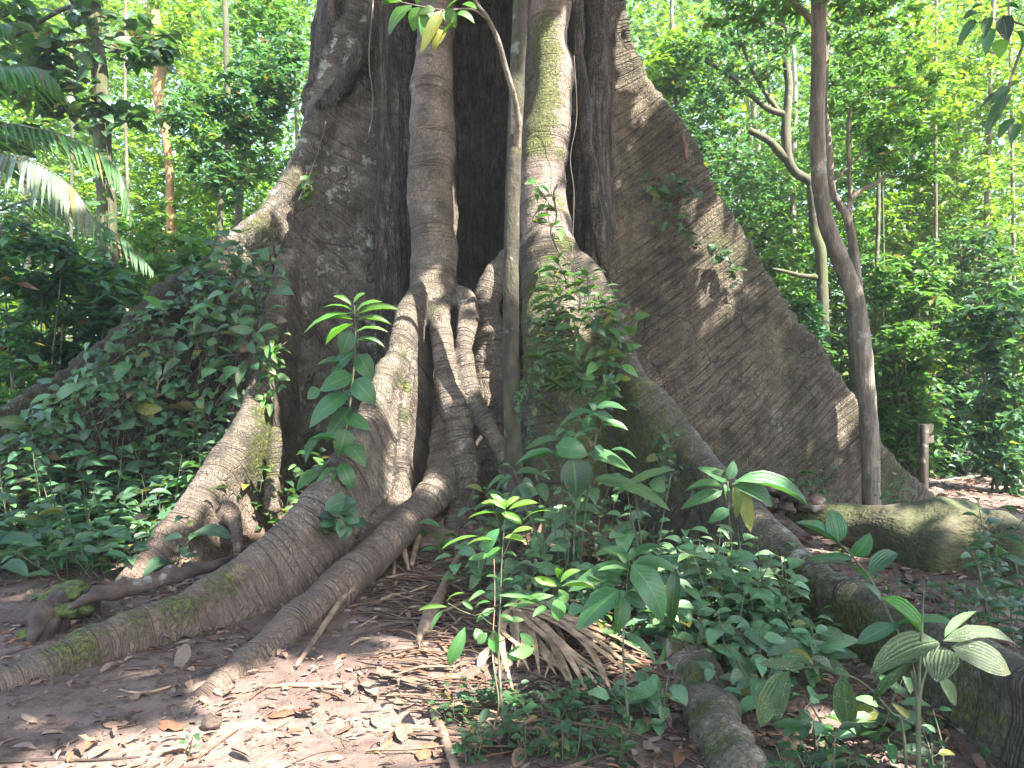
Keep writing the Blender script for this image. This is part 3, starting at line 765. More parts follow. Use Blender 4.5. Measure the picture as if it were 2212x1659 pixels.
    nice = dict(trunk=('trunk', None), left_buttress=('buttress', 'plate buttress with pale lichen and a mossy crest'), left_root=('root', 'low root striped with green moss'),
                central_column=('trunk_column', 'smooth ringed column'), long_prop_root=('root', 'long root snaking forward over the dirt'), middle_prop_root=('root', 'steep straight root below the ringed column'),
                right_prop_root=('root', 'thin curved root beside the slender tree'), front_root=('root', 'dusty root bending onto the bare path'), lit_column=('trunk_column', 'sunlit ringed column with bright moss'), mossy_low_root=('root', 'dark mossy low root under the leafy bank'), mossy_column=('root', 'fin-like root overgrown with moss and creepers'),
                great_buttress=('buttress', 'tall brown plate buttress with slanting ridges'), near_root=('root', 'short round root among the herbs'))
    for i, nm in enumerate(names):
        q = quads[fp == i]
        if not len(q): continue
        used, inv = np.unique(q, return_inverse=True); q = inv.reshape(-1, 4)
        g = Geo(); g.add(vpos[used], q)
        o = g.build(nice[nm][0], M[mats[nm]], root)
        if nice[nm][1]: o['label'] = nice[nm][1]
        me = o.data
        for an, arr in (('run', run[used]), ('moss', moss[used])):
            at = me.attributes.new(an, 'FLOAT', 'POINT'); at.data.foreach_set('value', arr.astype(np.float32))
        if len(me.vertices) == len(used):
            me.normals_split_custom_set_from_vertices(N[used].tolist())
build_kapok()
_kt = bpy.data.objects['kapok_tree']
_g = Geo()
for _o in (0,):
    tube(_g, [P(1474 + _o * 9, 284, 8.82), P(1480 + _o * 8, 318, 8.80), P(1484 + _o * 8, 352, 8.84)], [.012, .028, .012], 12, 6, noise=.4)
_g.build('torn_bark', plain_bark('torn_bark', (0.08, 0.036, 0.028), (0.19, 0.10, 0.075), 16), _kt)['label'] = 'reddish torn bark on the crest of the tall plate'
#@@PLANTS@@
# ------------------------------------------------------------------ unseen canopy added overhead for shade, its gaps shaped to throw the sun patches
LIT = [  # spots the sun reaches: view u, v, distance, radius in metres
    (1200, 60, 7.4, .16), (1195, 130, 7.35, .22), (1190, 210, 7.3, .24), (1188, 290, 7.2, .24), (1190, 370, 7.1, .22), (1205, 450, 7.1, .18), (1210, 520, 7.0, .14),
    (935, 640, 7.0, .22), (955, 690, 6.9, .2), (965, 745, 6.8, .2), (972, 800, 6.7, .16), (1000, 715, 6.85, .17), (1008, 800, 6.8, .14), (892, 650, 6.95, .16), (860, 740, 6.7, .12),
    (880, 800, 6.6, .10), (875, 900, 6.5, .10), (868, 980, 6.4, .12), (875, 1055, 6.4, .12),
    (560, 890, 6.8, .26), (535, 930, 6.7, .26), (545, 985, 6.6, .2), (440, 1080, 6.3, .12), (330, 1200, 5.9, .10),
    (870, 1440, 4.15, .26), (800, 1480, 3.95, .34), (520, 1510, 3.8, .16), (740, 1530, 3.7, .28), (850, 1545, 3.6, .25), (660, 1630, 3.2, .28), (480, 1615, 3.3, .2), (330, 1630, 3.2, .16), (560, 1480, 3.95, .16), (1000, 1420, 4.2, .12), (160, 1640, 3.15, .2),
    (1090, 1110, 3.4, .20), (1150, 1130, 3.4, .16), (1030, 1130, 3.4, .14), (1200, 1270, 3.4, .16), (970, 1310, 3.4, .14), (1080, 1250, 3.4, .1),
    (1545, 530, 9.0, .22), (1580, 590, 9.0, .2), (1510, 500, 9.0, .14), (1830, 890, 9.5, .18), (1400, 190, 8.9, .2), (1350, 110, 8.8, .15),
    (1220, 570, 6.7, .28), (1270, 620, 6.7, .2), (770, 660, 6.0, .3), (750, 730, 6.0, .2), (840, 690, 6.0, .16), (610, 390, 8.2, .22), (520, 500, 7.9, .2),
    (200, 1650, 3.1, .2), (420, 1655, 3.1, .2), (100, 1170, 7.0, .2), (300, 1160, 6.6, .25), (120, 480, 5.5, .3), 
    (930, 60, 5.4, .35), (1900, 1080, 6.7, .22), (2100, 1110, 6.4, .2), (2080, 1040, 10.5, .9), (2180, 1030, 11, .9), (1600, 1060, 5.0, .2), (1290, 1000, 5.5, .2), (1700, 1150, 4.8, .12), (1330, 1400, 4.4, .15), (2050, 1380, 3.0, .12)]
def build_canopy():
    n = 62000
    pos = np.stack([rng.uniform(-6.0, 15.5, n), rng.uniform(-8.0, 8.6, n), rng.uniform(8.6, 11.2, n)], -1)
    hole = np.zeros(n, bool)
    for u, v, Y, r in LIT:
        d = pos - P(u, v, Y)
        perp = d - (d @ SUN)[:, None] * SUN
        hole |= np.linalg.norm(perp, axis=1) < r * 1.0 + 0.17
    hit = pos - SUN * ((pos[:, 2:3] - 2.0) / SUN[2])       # leave the forest beyond the clearing in the sun
    high = pos - SUN * ((pos[:, 2:3] - 6.0) / SUN[2])
    wood = ((hit[:, 0] < -3.4) & (hit[:, 1] > 8.3)) | ((hit[:, 0] > 4.6) & (hit[:, 1] > 10.4)) | (hit[:, 1] > 12.0)
    wood &= ~((high[:, 0] > -3.8) & (high[:, 0] < 4.4) & (high[:, 1] < 9.8))
    hole |= wood & (vnoise(np.stack([pos[:, 0] * .7, pos[:, 1] * .7, 0 * pos[:, 2]], -1)) > np.where(hit[:, 0] < 0, 0.02, -0.12))
    pos = pos[~hole]; m = len(pos)
    g = Geo()
    leaves(g, 'kite', pos, rdir(m, -0.35, 0.15), rup(m, 0.3), rng.uniform(0.26, 0.42, m), rng.uniform(0.15, 0.22, m), gcol(m))
    tag(g.build('shade_canopy', M['leaf_far']), kind='stuff')
build_canopy()

# ------------------------------------------------------------------ trees of the forest behind
def polyY(pts, Y, s=1.0, w=None):
    return np.array([P(p[0], p[1], p[2] if len(p) > 2 else Y) for p in pts])

def crown_leaves(g, blobs, Y, size, n, base=None, aspect=0.45, tp='kite', droop=(-0.7, 0.2), clump=0.22):
    """blobs: (u, v, ru, rv) in view px at distance Y; leaves gathered in clumps"""
    areas = np.array([b[2] * b[3] for b in blobs], float); share = areas / areas.sum()
    for b, f in zip(blobs, share):
        Yb = b[4] if len(b) > 4 else Y
        c = P(b[0], b[1], Yb); rx, rz = b[2] * Yb / FPX, b[3] * Yb / FPX; ry = min(rx, 1.6)
        k = int(n * f); nc = max(3, k // 14)
        cc = rdir(nc, -1, 1) * rng.uniform(0.15, 1.0, (nc, 1)) ** 0.45 * np.array([rx, ry, rz]) + c
        pos = cc[rng.integers(0, nc, k)] + rng.normal(0, 1, (k, 3)) * clump * np.array([1, 1, 0.6]) * max(size * 1.6, 0.12)
        tone = np.exp(rng.normal(0, 0.18, nc))
        leaves(g, tp, pos, rdir(k, *droop), rup(k), size * rng.uniform(0.6, 1.3, k), size * aspect * rng.uniform(0.8, 1.2, k), gcol(k, base))

def tree(name, label, trunk, wpx, Y, bark, branches=(), blobs=(), n=0, size=0.14, col=None, group=None, tp='kite', aspect=0.45, cat='tree', twigs=0, foot=True):
    p = polyY(trunk, Y)
    if foot:
        gz = float(ground_z(p[-1][0], p[-1][1]))
        if p[-1][2] > gz + 0.05: p = np.vstack([p, [p[-1][0] + 0.03, p[-1][1], gz - 0.15]])
    base = p[-1].copy(); base[2] = float(ground_z(base[0], base[1]))
    t = thing(name, label, cat, base, group)
    w = np.interp(np.linspace(0, 1, len(p)), np.linspace(0, 1, len(np.atleast_1d(wpx))), np.atleast_1d(wpx)) * p[:, 1] / FPX / 2
    g = Geo(); tube(g, p, w, 12, 6, noise=0.10)
    g.build('trunk', M[bark], t)
    for br in branches:
        bp = polyY(br[0], Y); bw = np.linspace(br[1], br[2], len(bp)) * bp[:, 1] / FPX / 2
        g = Geo(); tube(g, bp, bw, 8, 5, noise=0.10)
        g.build('branch', M[bark], t)
    if n:
        g = Geo(); crown_leaves(g, blobs, Y, size, n, col, aspect, tp)
        g.build('crown', M['leaf_far'] if tp == 'kite' else M['leaf'], t)
    return t

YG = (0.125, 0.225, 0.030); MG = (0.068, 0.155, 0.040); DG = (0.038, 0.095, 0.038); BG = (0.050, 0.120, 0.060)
R0 = lambda *a: [Q(2, 0, x, y) for x, y in a]
L0 = lambda *a: [Q(0, 0, x, y) for x, y in a]
R1 = lambda *a: [Q(2, 1, x, y) for x, y in a]
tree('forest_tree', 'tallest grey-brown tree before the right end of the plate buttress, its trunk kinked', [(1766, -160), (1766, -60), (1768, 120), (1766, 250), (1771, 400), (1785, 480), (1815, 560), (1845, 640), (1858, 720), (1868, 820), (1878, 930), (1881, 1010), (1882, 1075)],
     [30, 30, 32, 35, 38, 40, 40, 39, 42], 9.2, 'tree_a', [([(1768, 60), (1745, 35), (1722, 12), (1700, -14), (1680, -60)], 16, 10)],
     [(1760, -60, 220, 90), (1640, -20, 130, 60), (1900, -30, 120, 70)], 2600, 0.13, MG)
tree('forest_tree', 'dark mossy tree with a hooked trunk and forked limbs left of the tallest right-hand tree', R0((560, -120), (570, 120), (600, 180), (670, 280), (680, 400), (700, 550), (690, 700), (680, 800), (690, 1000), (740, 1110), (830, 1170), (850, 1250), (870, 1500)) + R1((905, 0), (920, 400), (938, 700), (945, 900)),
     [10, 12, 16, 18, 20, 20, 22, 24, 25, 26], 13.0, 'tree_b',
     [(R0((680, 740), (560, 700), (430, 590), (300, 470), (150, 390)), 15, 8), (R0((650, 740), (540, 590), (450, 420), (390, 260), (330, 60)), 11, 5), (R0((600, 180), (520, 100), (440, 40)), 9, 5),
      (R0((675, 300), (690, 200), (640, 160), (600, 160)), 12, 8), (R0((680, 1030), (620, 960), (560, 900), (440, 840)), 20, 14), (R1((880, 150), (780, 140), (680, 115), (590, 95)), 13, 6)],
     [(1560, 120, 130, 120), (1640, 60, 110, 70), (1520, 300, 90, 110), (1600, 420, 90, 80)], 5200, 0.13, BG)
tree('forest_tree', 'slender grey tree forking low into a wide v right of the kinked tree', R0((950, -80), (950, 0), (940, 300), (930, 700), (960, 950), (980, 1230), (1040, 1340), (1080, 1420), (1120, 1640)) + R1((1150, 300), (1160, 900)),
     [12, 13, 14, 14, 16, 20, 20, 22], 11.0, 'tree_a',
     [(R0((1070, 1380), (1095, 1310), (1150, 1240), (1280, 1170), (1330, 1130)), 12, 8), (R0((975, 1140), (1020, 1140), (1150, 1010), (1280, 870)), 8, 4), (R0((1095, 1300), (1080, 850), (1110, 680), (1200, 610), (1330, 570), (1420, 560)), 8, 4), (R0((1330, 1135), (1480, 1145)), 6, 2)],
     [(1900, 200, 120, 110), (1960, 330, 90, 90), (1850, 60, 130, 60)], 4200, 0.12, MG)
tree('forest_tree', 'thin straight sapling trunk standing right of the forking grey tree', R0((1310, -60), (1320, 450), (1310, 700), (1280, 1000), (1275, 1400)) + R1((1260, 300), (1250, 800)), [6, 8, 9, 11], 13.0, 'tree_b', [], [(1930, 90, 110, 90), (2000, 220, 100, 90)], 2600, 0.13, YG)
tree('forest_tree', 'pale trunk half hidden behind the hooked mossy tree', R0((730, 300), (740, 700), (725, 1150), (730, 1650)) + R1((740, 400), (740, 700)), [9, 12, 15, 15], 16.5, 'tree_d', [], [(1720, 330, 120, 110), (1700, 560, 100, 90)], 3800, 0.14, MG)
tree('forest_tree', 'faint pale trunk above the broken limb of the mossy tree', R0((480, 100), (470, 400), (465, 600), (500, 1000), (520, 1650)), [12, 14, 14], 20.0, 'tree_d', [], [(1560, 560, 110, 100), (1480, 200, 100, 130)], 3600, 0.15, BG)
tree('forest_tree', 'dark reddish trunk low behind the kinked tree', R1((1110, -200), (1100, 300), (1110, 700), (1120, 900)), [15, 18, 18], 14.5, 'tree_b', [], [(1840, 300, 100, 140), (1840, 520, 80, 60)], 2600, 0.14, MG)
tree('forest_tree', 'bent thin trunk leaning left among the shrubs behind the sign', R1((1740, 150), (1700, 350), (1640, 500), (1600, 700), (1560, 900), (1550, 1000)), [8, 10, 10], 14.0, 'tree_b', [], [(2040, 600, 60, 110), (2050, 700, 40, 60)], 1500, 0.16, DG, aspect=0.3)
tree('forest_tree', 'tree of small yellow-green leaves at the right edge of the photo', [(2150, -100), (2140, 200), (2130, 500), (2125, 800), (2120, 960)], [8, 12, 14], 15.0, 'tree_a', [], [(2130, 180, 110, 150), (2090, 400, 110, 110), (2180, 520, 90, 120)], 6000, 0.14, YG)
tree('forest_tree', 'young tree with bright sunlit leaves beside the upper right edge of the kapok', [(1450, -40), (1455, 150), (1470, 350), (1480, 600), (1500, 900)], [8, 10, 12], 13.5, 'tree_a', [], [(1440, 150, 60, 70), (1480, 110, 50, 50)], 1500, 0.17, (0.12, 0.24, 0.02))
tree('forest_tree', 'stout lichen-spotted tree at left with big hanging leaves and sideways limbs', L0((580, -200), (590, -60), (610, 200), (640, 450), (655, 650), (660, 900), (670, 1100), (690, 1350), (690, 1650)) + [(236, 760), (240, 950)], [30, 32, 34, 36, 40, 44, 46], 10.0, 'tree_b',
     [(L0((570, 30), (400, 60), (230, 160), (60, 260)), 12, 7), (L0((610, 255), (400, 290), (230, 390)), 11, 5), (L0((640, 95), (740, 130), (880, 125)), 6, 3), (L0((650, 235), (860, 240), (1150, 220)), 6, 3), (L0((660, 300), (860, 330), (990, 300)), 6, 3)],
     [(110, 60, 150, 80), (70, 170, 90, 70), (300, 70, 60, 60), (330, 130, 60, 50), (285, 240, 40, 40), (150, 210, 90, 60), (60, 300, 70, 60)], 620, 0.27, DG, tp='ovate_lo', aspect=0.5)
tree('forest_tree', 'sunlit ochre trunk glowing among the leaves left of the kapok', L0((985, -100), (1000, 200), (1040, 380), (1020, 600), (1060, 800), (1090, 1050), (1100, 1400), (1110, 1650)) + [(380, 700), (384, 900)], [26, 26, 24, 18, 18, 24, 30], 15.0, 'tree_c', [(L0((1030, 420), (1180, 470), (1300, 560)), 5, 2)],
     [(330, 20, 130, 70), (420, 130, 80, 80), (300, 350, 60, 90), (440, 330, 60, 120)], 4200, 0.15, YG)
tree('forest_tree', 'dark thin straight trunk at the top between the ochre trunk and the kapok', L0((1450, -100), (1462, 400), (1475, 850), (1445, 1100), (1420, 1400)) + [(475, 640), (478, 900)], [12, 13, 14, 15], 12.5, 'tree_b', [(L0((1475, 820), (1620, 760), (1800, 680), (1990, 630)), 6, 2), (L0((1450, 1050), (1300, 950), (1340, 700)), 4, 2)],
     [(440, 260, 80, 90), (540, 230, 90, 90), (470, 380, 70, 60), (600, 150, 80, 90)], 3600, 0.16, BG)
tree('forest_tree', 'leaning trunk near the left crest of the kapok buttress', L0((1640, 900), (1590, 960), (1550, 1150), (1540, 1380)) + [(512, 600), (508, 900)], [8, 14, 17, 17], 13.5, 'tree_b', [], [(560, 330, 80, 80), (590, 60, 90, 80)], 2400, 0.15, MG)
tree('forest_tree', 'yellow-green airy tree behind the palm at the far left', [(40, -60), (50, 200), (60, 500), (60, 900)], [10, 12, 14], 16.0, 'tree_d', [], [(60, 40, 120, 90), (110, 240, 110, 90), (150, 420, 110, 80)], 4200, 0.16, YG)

# shrubs and saplings that close the middle distance
SHRUBS = [
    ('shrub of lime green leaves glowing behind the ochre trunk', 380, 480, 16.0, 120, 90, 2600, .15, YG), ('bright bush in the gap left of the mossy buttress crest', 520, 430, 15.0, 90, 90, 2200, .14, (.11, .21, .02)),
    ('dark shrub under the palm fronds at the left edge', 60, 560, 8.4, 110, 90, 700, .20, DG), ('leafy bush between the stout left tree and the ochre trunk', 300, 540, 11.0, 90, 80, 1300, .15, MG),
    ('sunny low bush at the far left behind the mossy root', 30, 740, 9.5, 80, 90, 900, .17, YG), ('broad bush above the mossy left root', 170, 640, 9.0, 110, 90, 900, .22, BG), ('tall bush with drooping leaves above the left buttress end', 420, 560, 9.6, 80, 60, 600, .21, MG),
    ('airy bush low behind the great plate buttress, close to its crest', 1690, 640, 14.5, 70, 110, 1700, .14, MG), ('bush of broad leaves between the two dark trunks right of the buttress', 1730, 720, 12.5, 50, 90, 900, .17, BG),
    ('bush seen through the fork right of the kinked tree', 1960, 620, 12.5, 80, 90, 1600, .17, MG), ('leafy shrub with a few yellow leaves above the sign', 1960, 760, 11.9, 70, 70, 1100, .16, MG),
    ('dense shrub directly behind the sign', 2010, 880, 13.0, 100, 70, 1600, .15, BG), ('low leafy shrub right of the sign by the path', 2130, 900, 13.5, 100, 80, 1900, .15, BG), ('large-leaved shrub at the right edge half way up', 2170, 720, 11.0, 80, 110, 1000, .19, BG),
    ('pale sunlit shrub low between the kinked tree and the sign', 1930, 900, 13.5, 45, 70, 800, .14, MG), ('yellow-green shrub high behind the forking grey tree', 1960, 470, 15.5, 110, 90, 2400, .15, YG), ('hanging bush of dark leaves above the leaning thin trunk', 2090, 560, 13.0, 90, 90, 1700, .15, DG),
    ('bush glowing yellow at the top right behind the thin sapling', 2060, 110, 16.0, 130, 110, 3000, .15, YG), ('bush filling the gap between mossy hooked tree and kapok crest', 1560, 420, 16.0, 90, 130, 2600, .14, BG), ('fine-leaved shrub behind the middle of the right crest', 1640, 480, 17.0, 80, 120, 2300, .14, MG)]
for lab, u, v, Y, ru, rv, n, sz, c in SHRUBS:
    n = int(n * 1.8)
    b = P(u, v, Y); bz = float(ground_z(b[0], b[1]))
    t = thing('shrub', lab, 'shrub', (b[0], b[1], bz))
    g = Geo()
    for k in range(5):
        q = b + np.array([rng.uniform(-.7, .7) * ru * Y / FPX, rng.uniform(-.3, .3), rng.uniform(-.3, .9) * rv * Y / FPX])
        s0 = np.array([b[0] + rng.uniform(-.15, .15), b[1] + rng.uniform(-.1, .1), bz - 0.05])
        tube(g, [s0, s0 * .6 + q * .4 + np.array([rng.uniform(-.2, .2), 0, .1]), q], [.022, .014, .005], 6, 4)
    g.build('stem', M['twig'], t)
    g = Geo(); gv = 829.5 + (CAMZ - bz) * FPX / Y; vb = (v + rv * .7 + gv) / 2; bl = [(u, v, ru, rv)] + ([(u, vb, ru * .8, max(gv - vb, 10))] if gv > v + rv + 25 and gv < 1150 else []); crown_leaves(g, bl, Y, sz, int(n * (1.4 if len(bl) > 1 else 1)), c, 0.45); g.build('foliage', M['leaf_far'], t)

# far forest reads as one mass
def build_far():
    g = Geo()
    for Y0, Y1, n, sz, zt in ((16, 19, 65000, .20, 6), (17, 22, 100000, .23, 15), (22, 30, 75000, .28, 20), (28, 34, 30000, .30, 6), (30, 44, 70000, .36, 30)):
        nc = n // 40
        y = rng.uniform(Y0, Y1, nc); x = rng.uniform(-1, 1, nc) * y * 0.86; z = rng.uniform(0, 1, nc) ** 0.9 * zt * y / Y1
        keep = (fbm(np.stack([x * 0.22, y * .1, z * 0.22], -1), 3) > -0.75 + 0.40 * smooth(5, 13, z)) | (z < 3.5)
        c = np.stack([x, y, z], -1)[keep]; nc = len(c)
        k = int(n * nc / (n // 40) / 40) * 40
        ci = rng.integers(0, nc, k)
        pos = c[ci] + rng.normal(0, 1, (k, 3)) * np.array([.55, .5, .32]) * (sz / .19)
        pos[:, 2] = np.maximum(pos[:, 2], 0.15)
        hue = np.array([YG, MG, DG, BG])[rng.choice(4, nc, p=[.40, .34, .12, .14])]
        leaves(g, 'kite', pos, rdir(k, -.7, .2), rup(k), sz * rng.uniform(.6, 1.3, k), sz * .45 * rng.uniform(.8, 1.2, k), gcol(k, None) * 0 + hue[ci] * np.exp(rng.normal(0, .25, (k, 1))))
    tag(g.build('far_forest', M['leaf_far']), kind='stuff')
build_far()
for i, (u, Y, w, lab) in enumerate([(1655, 18, 6, 'hair-thin dark stem close to the kapok crest at right'), (1840, 16, 6, 'thin dark stem just right of the top of the kinked tree'), (1905, 14.5, 6, 'thin dark stem inside the wide fork'), (2015, 14, 7, 'thin crooked stem right of the sapling trunk'), (2075, 17, 8, 'slim trunk left of the right-edge tree'), (2190, 15, 8, 'slim trunk at the right edge'), (150, 14, 8, 'slim trunk behind the palm fronds'), (270, 13, 7, 'thin stem just right of the stout left tree'), (585, 17, 7, 'thin stem behind the crest of the left plate'), (95, 21, 12, 'straight grey trunk far behind the palm'), (640, 23, 10, 'thin far trunk just left of the dark flange of the kapok'), (1620, 24, 12, 'far trunk rising beside the mossy hooked tree'), (1970, 22, 13, 'far straight trunk between the fork and the thin sapling'), (2060, 27, 14, 'dim far trunk in the upper right leaves'), (420, 26, 12, 'dim far trunk right of the ochre trunk')]):
    tree('forest_tree', lab, [(u - 14 + i % 5 * 8, -150), (u + 6 - i % 3 * 6, 200), (u - 5 + i % 4 * 4, 500), (u + 2, 850)], [w * .8, w], Y, ('tree_b', 'tree_a')[i % 2])
# ------------------------------------------------------------------ leaf litter
DRY = np.array([(0.20, 0.125, 0.085), (0.21, 0.143, 0.10), (0.145, 0.090, 0.065), (0.235, 0.168, 0.122), (0.20, 0.10, 0.058), (0.105, 0.07, 0.054), (0.19, 0.143, 0.118)])
def lay(n, x0, x1, y0, y1, dens=None):
    x = rng.uniform(x0, x1, n); y = rng.uniform(y0, y1, n)
    if dens is not None:
        k = rng.random(n) < dens(x, y); x, y = x[k], y[k]
    return np.stack([x, y, ground_z(x, y)], -1)
def flat_dirs(p, tilt=0.22):
    m = len(p); a = rng.uniform(0, 6.283, m)
    e = 0.03
    gx = (ground_z(p[:, 0] + e, p[:, 1]) - ground_z(p[:, 0] - e, p[:, 1])) / (2 * e); gy = (ground_z(p[:, 0], p[:, 1] + e) - ground_z(p[:, 0], p[:, 1] - e)) / (2 * e)
    d = np.stack([np.cos(a), np.sin(a), np.cos(a) * gx + np.sin(a) * gy], -1)
    d[:, 2] += rng.normal(0, tilt * .5, m)
    up = np.stack([-gx, -gy, np.ones(m)], -1) + rng.normal(0, tilt, (m, 3))
    return d, up
def build_litter():
    g = Geo()
    def dens(x, y):
        path = smooth(0.6, -0.2, x - 0.12 * (y - 3.5)) * smooth(5.9, 5.2, y)
        d = 1.0 - 0.62 * path
        return d * np.clip(0.75 + 0.6 * fbm(np.stack([x * 1.3, y * 1.3, 0 * x], -1), 2), 0.12, 1)
    for n, box, s in ((12000, (-3.4, 3.4, 2.6, 5.6), (0.014, 0.075)), (2300, (-3.4, 3.0, 2.6, 6.0), (0.05, 0.11)), (9000, (-5.5, 5.5, 5.4, 9.5), (0.03, 0.10)), (5200, (3.2, 11, 9.0, 17.0), (0.06, 0.15)), (2500, (-9, 3, 9, 15), (.06, .15))):
        p = lay(n, *box, dens); m = len(p)
        d, up = flat_dirs(p, 0.30)
        s_ = rng.uniform(s[0], s[1], m) * np.exp(rng.normal(0, .25, m))
        p[:, 2] += 0.006 + rng.uniform(0, .012, m)
        c = DRY[rng.integers(0, len(DRY), m)] * np.exp(rng.normal(0, .3, (m, 1)))
        leaves(g, 'dead', p, d, up, s_, s_ * rng.uniform(.2, .5, m), c)
    p = lay(9000, -3.4, 3.6, 2.6, 6.5, lambda x, y: np.clip(.35 + .9 * fbm(np.stack([x * 1.6 + 9, y * 1.6, 0 * x], -1), 3), .04, 1)); m = len(p)   # crumbs of rotted leaf
    d, up = flat_dirs(p, .2); p[:, 2] += .004; s_ = rng.uniform(.008, .032, m)
    leaves(g, 'dead', p, d, up, s_, s_ * rng.uniform(.15, .6, m), DRY[rng.integers(0, 7, m)] * rng.uniform(.25, .9, (m, 1)))
    # twigs and bits
    for k in range(420):
        p = lay(1, -3.2, 3.4, 2.7, 7.0)[0]; a = rng.uniform(0, 6.283); L = rng.uniform(.04, .28)
        q = p + np.array([math.cos(a), math.sin(a), 0]) * L; q[2] = float(ground_z(q[0], q[1]))
        tube(g, [p + [0, 0, .006], (p + q) / 2 + [rng.normal(0, .01), rng.normal(0, .01), .010], q + [0, 0, .006]], rng.uniform(.0015, .005), 5, 2, DRY[rng.integers(0, 7)] * .7)
    # long dry strips shed by palms
    for k in range(760):
        v = rng.uniform(1190, 1640); a = GP(rng.uniform(600, 1450), v) if k < 520 else GP(rng.uniform(790, 1130), rng.uniform(1190, 1400)); an = rng.normal(2.6, .7); L = rng.uniform(.15, .55)
        if a[0] < -1.0 + (5.6 - a[1]) * .35: continue
        d = np.array([math.cos(an), math.sin(an) * .8, 0.0]); q = np.linspace(0, 1, 6); c = a + d * (q * L)[:, None] + np.array([-d[1], d[0], 0]) * (np.sin(q * 3) * rng.normal(0, .03))[:, None]
        c[:, 2] = ground_z(c[:, 0], c[:, 1]) + .012 + np.sin(q * 3.14) * rng.uniform(0, .03); w = rng.uniform(.005, .016) * np.sin(np.clip(q, .05, .97) * 3.14) ** .5
        sd_ = np.array([-d[1], d[0], 0]); V = np.concatenate([c - sd_ * w[:, None] + [0, 0, .006], c, c + sd_ * w[:, None] + [0, 0, .006]]); i_ = np.arange(5)
        g.add(V, np.concatenate([np.stack([i_, i_ + 1, 7 + i_, 6 + i_], -1), np.stack([6 + i_, 7 + i_, 13 + i_, 12 + i_], -1)]), None, None, DRY[rng.integers(0, 7)] * rng.uniform(.6, 1.1))
    tag(g.build('leaf_litter', M['litter']), kind='stuff')
build_litter()

# large dry leaves one can pick out
BIGDRY = [  # view base, tip, width px, colour, label
    (215, 1455, 256, 1428, 22, 3, 'broad tan leaf lying alone on the dirt below the long root'), (392, 1497, 456, 1466, 26, 6, 'pale pinkish oval leaf at the toe of the front root'), (344, 1560, 398, 1573, 20, 4, 'cupped reddish brown leaf left of the dark husk'),
    (85, 1590, 140, 1586, 20, 3, 'pale grey leaf flat on the dirt near the lower left corner'), (46, 1540, 80, 1560, 30, 3, 'crumpled buff leaf at the lower left of the path'), (565, 1580, 628, 1548, 18, 0, 'long brown leaf in the middle of the path'),
    (332, 1372, 380, 1388, 30, 1, 'torn tan leaf under the long root'), (382, 1390, 425, 1386, 26, 3, 'curled tan leaf next to the torn one under the long root'), (180, 1620, 215, 1595, 20, 4, 'orange-brown leaf in the sun at the bottom left'),
    (190, 1640, 240, 1610, 26, 1, 'sunlit buff leaf by the thin stick at the bottom'), (500, 1620, 545, 1640, 20, 6, 'grey mottled leaf half way along the bottom of the path'), (780, 1475, 815, 1505, 28, 3, 'bright curled leaf in the big sun patch'),
    (840, 1490, 872, 1520, 34, 1, 'wide tan leaf at the right of the sun patch'), (862, 1540, 875, 1490, 22, 3, 'upright folded leaf standing in the sun patch'), (815, 1440, 845, 1465, 30, 1, 'sunlit peeling leaf above the sun patch'),
    (1030, 1445, 1072, 1400, 60, 6, 'large grey-brown leaf lying under the dry frond'), (1000, 1470, 1040, 1440, 40, 2, 'brown leaf beside the thin sapling stem'), (985, 1640, 1018, 1620, 32, 3, 'round buff leaf by the thick stick at the bottom'),
    (1110, 1659, 1135, 1620, 42, 1, 'tan leaf curled at the bottom below the herbs'), (1355, 1480, 1390, 1470, 24, 6, 'pale leaf under the big-leaved sapling'), (1420, 1540, 1450, 1575, 34, 0, 'brown leaf left of the short round root'),
    (1395, 1600, 1430, 1590, 30, 6, 'dull grey leaf at the foot of the big-leaved sapling'), (1320, 1560, 1350, 1590, 28, 3, 'light leaf below the tip of the dry frond'), (250, 1215, 285, 1190, 20, 4, 'reddish leaf in the gap left of the striped root'),
    (60, 1300, 100, 1270, 26, 1, 'tan leaf left of the mossy stump'), (620, 1120, 650, 1100, 18, 1, 'leaf lying between the two left roots'), (1700, 1540, 1740, 1510, 40, 2, 'brown leaf in shade beneath the drooping palm seedling'),
    (1810, 1210, 1838, 1200, 16, 1, 'small salmon leaf below the ribbed leaves'), (2020, 1330, 2060, 1322, 22, 1, 'salmon-brown leaf on the dark soil near the mossy log'), (935, 1600, 905, 1640, 20, 4, 'bent rusty leaf at the right of the sun patch')]
for u0, v0, u1, v1, w, ci, lab in BIGDRY:
    a, b = GP(u0, v0, 0.012), GP(u1, v1, 0.015); L = np.linalg.norm(b - a); L = min(L, 0.32)
    t = Geo(); leaves(t, 'dead', [a], [b - a], [np.array([0.1, -0.25, 1])], L, L * (.28 + .12 * (ci % 3)), DRY[ci] * .95)
    o = t.build('dry_leaf', M['litter']); tag(o, lab, 'dry leaf')

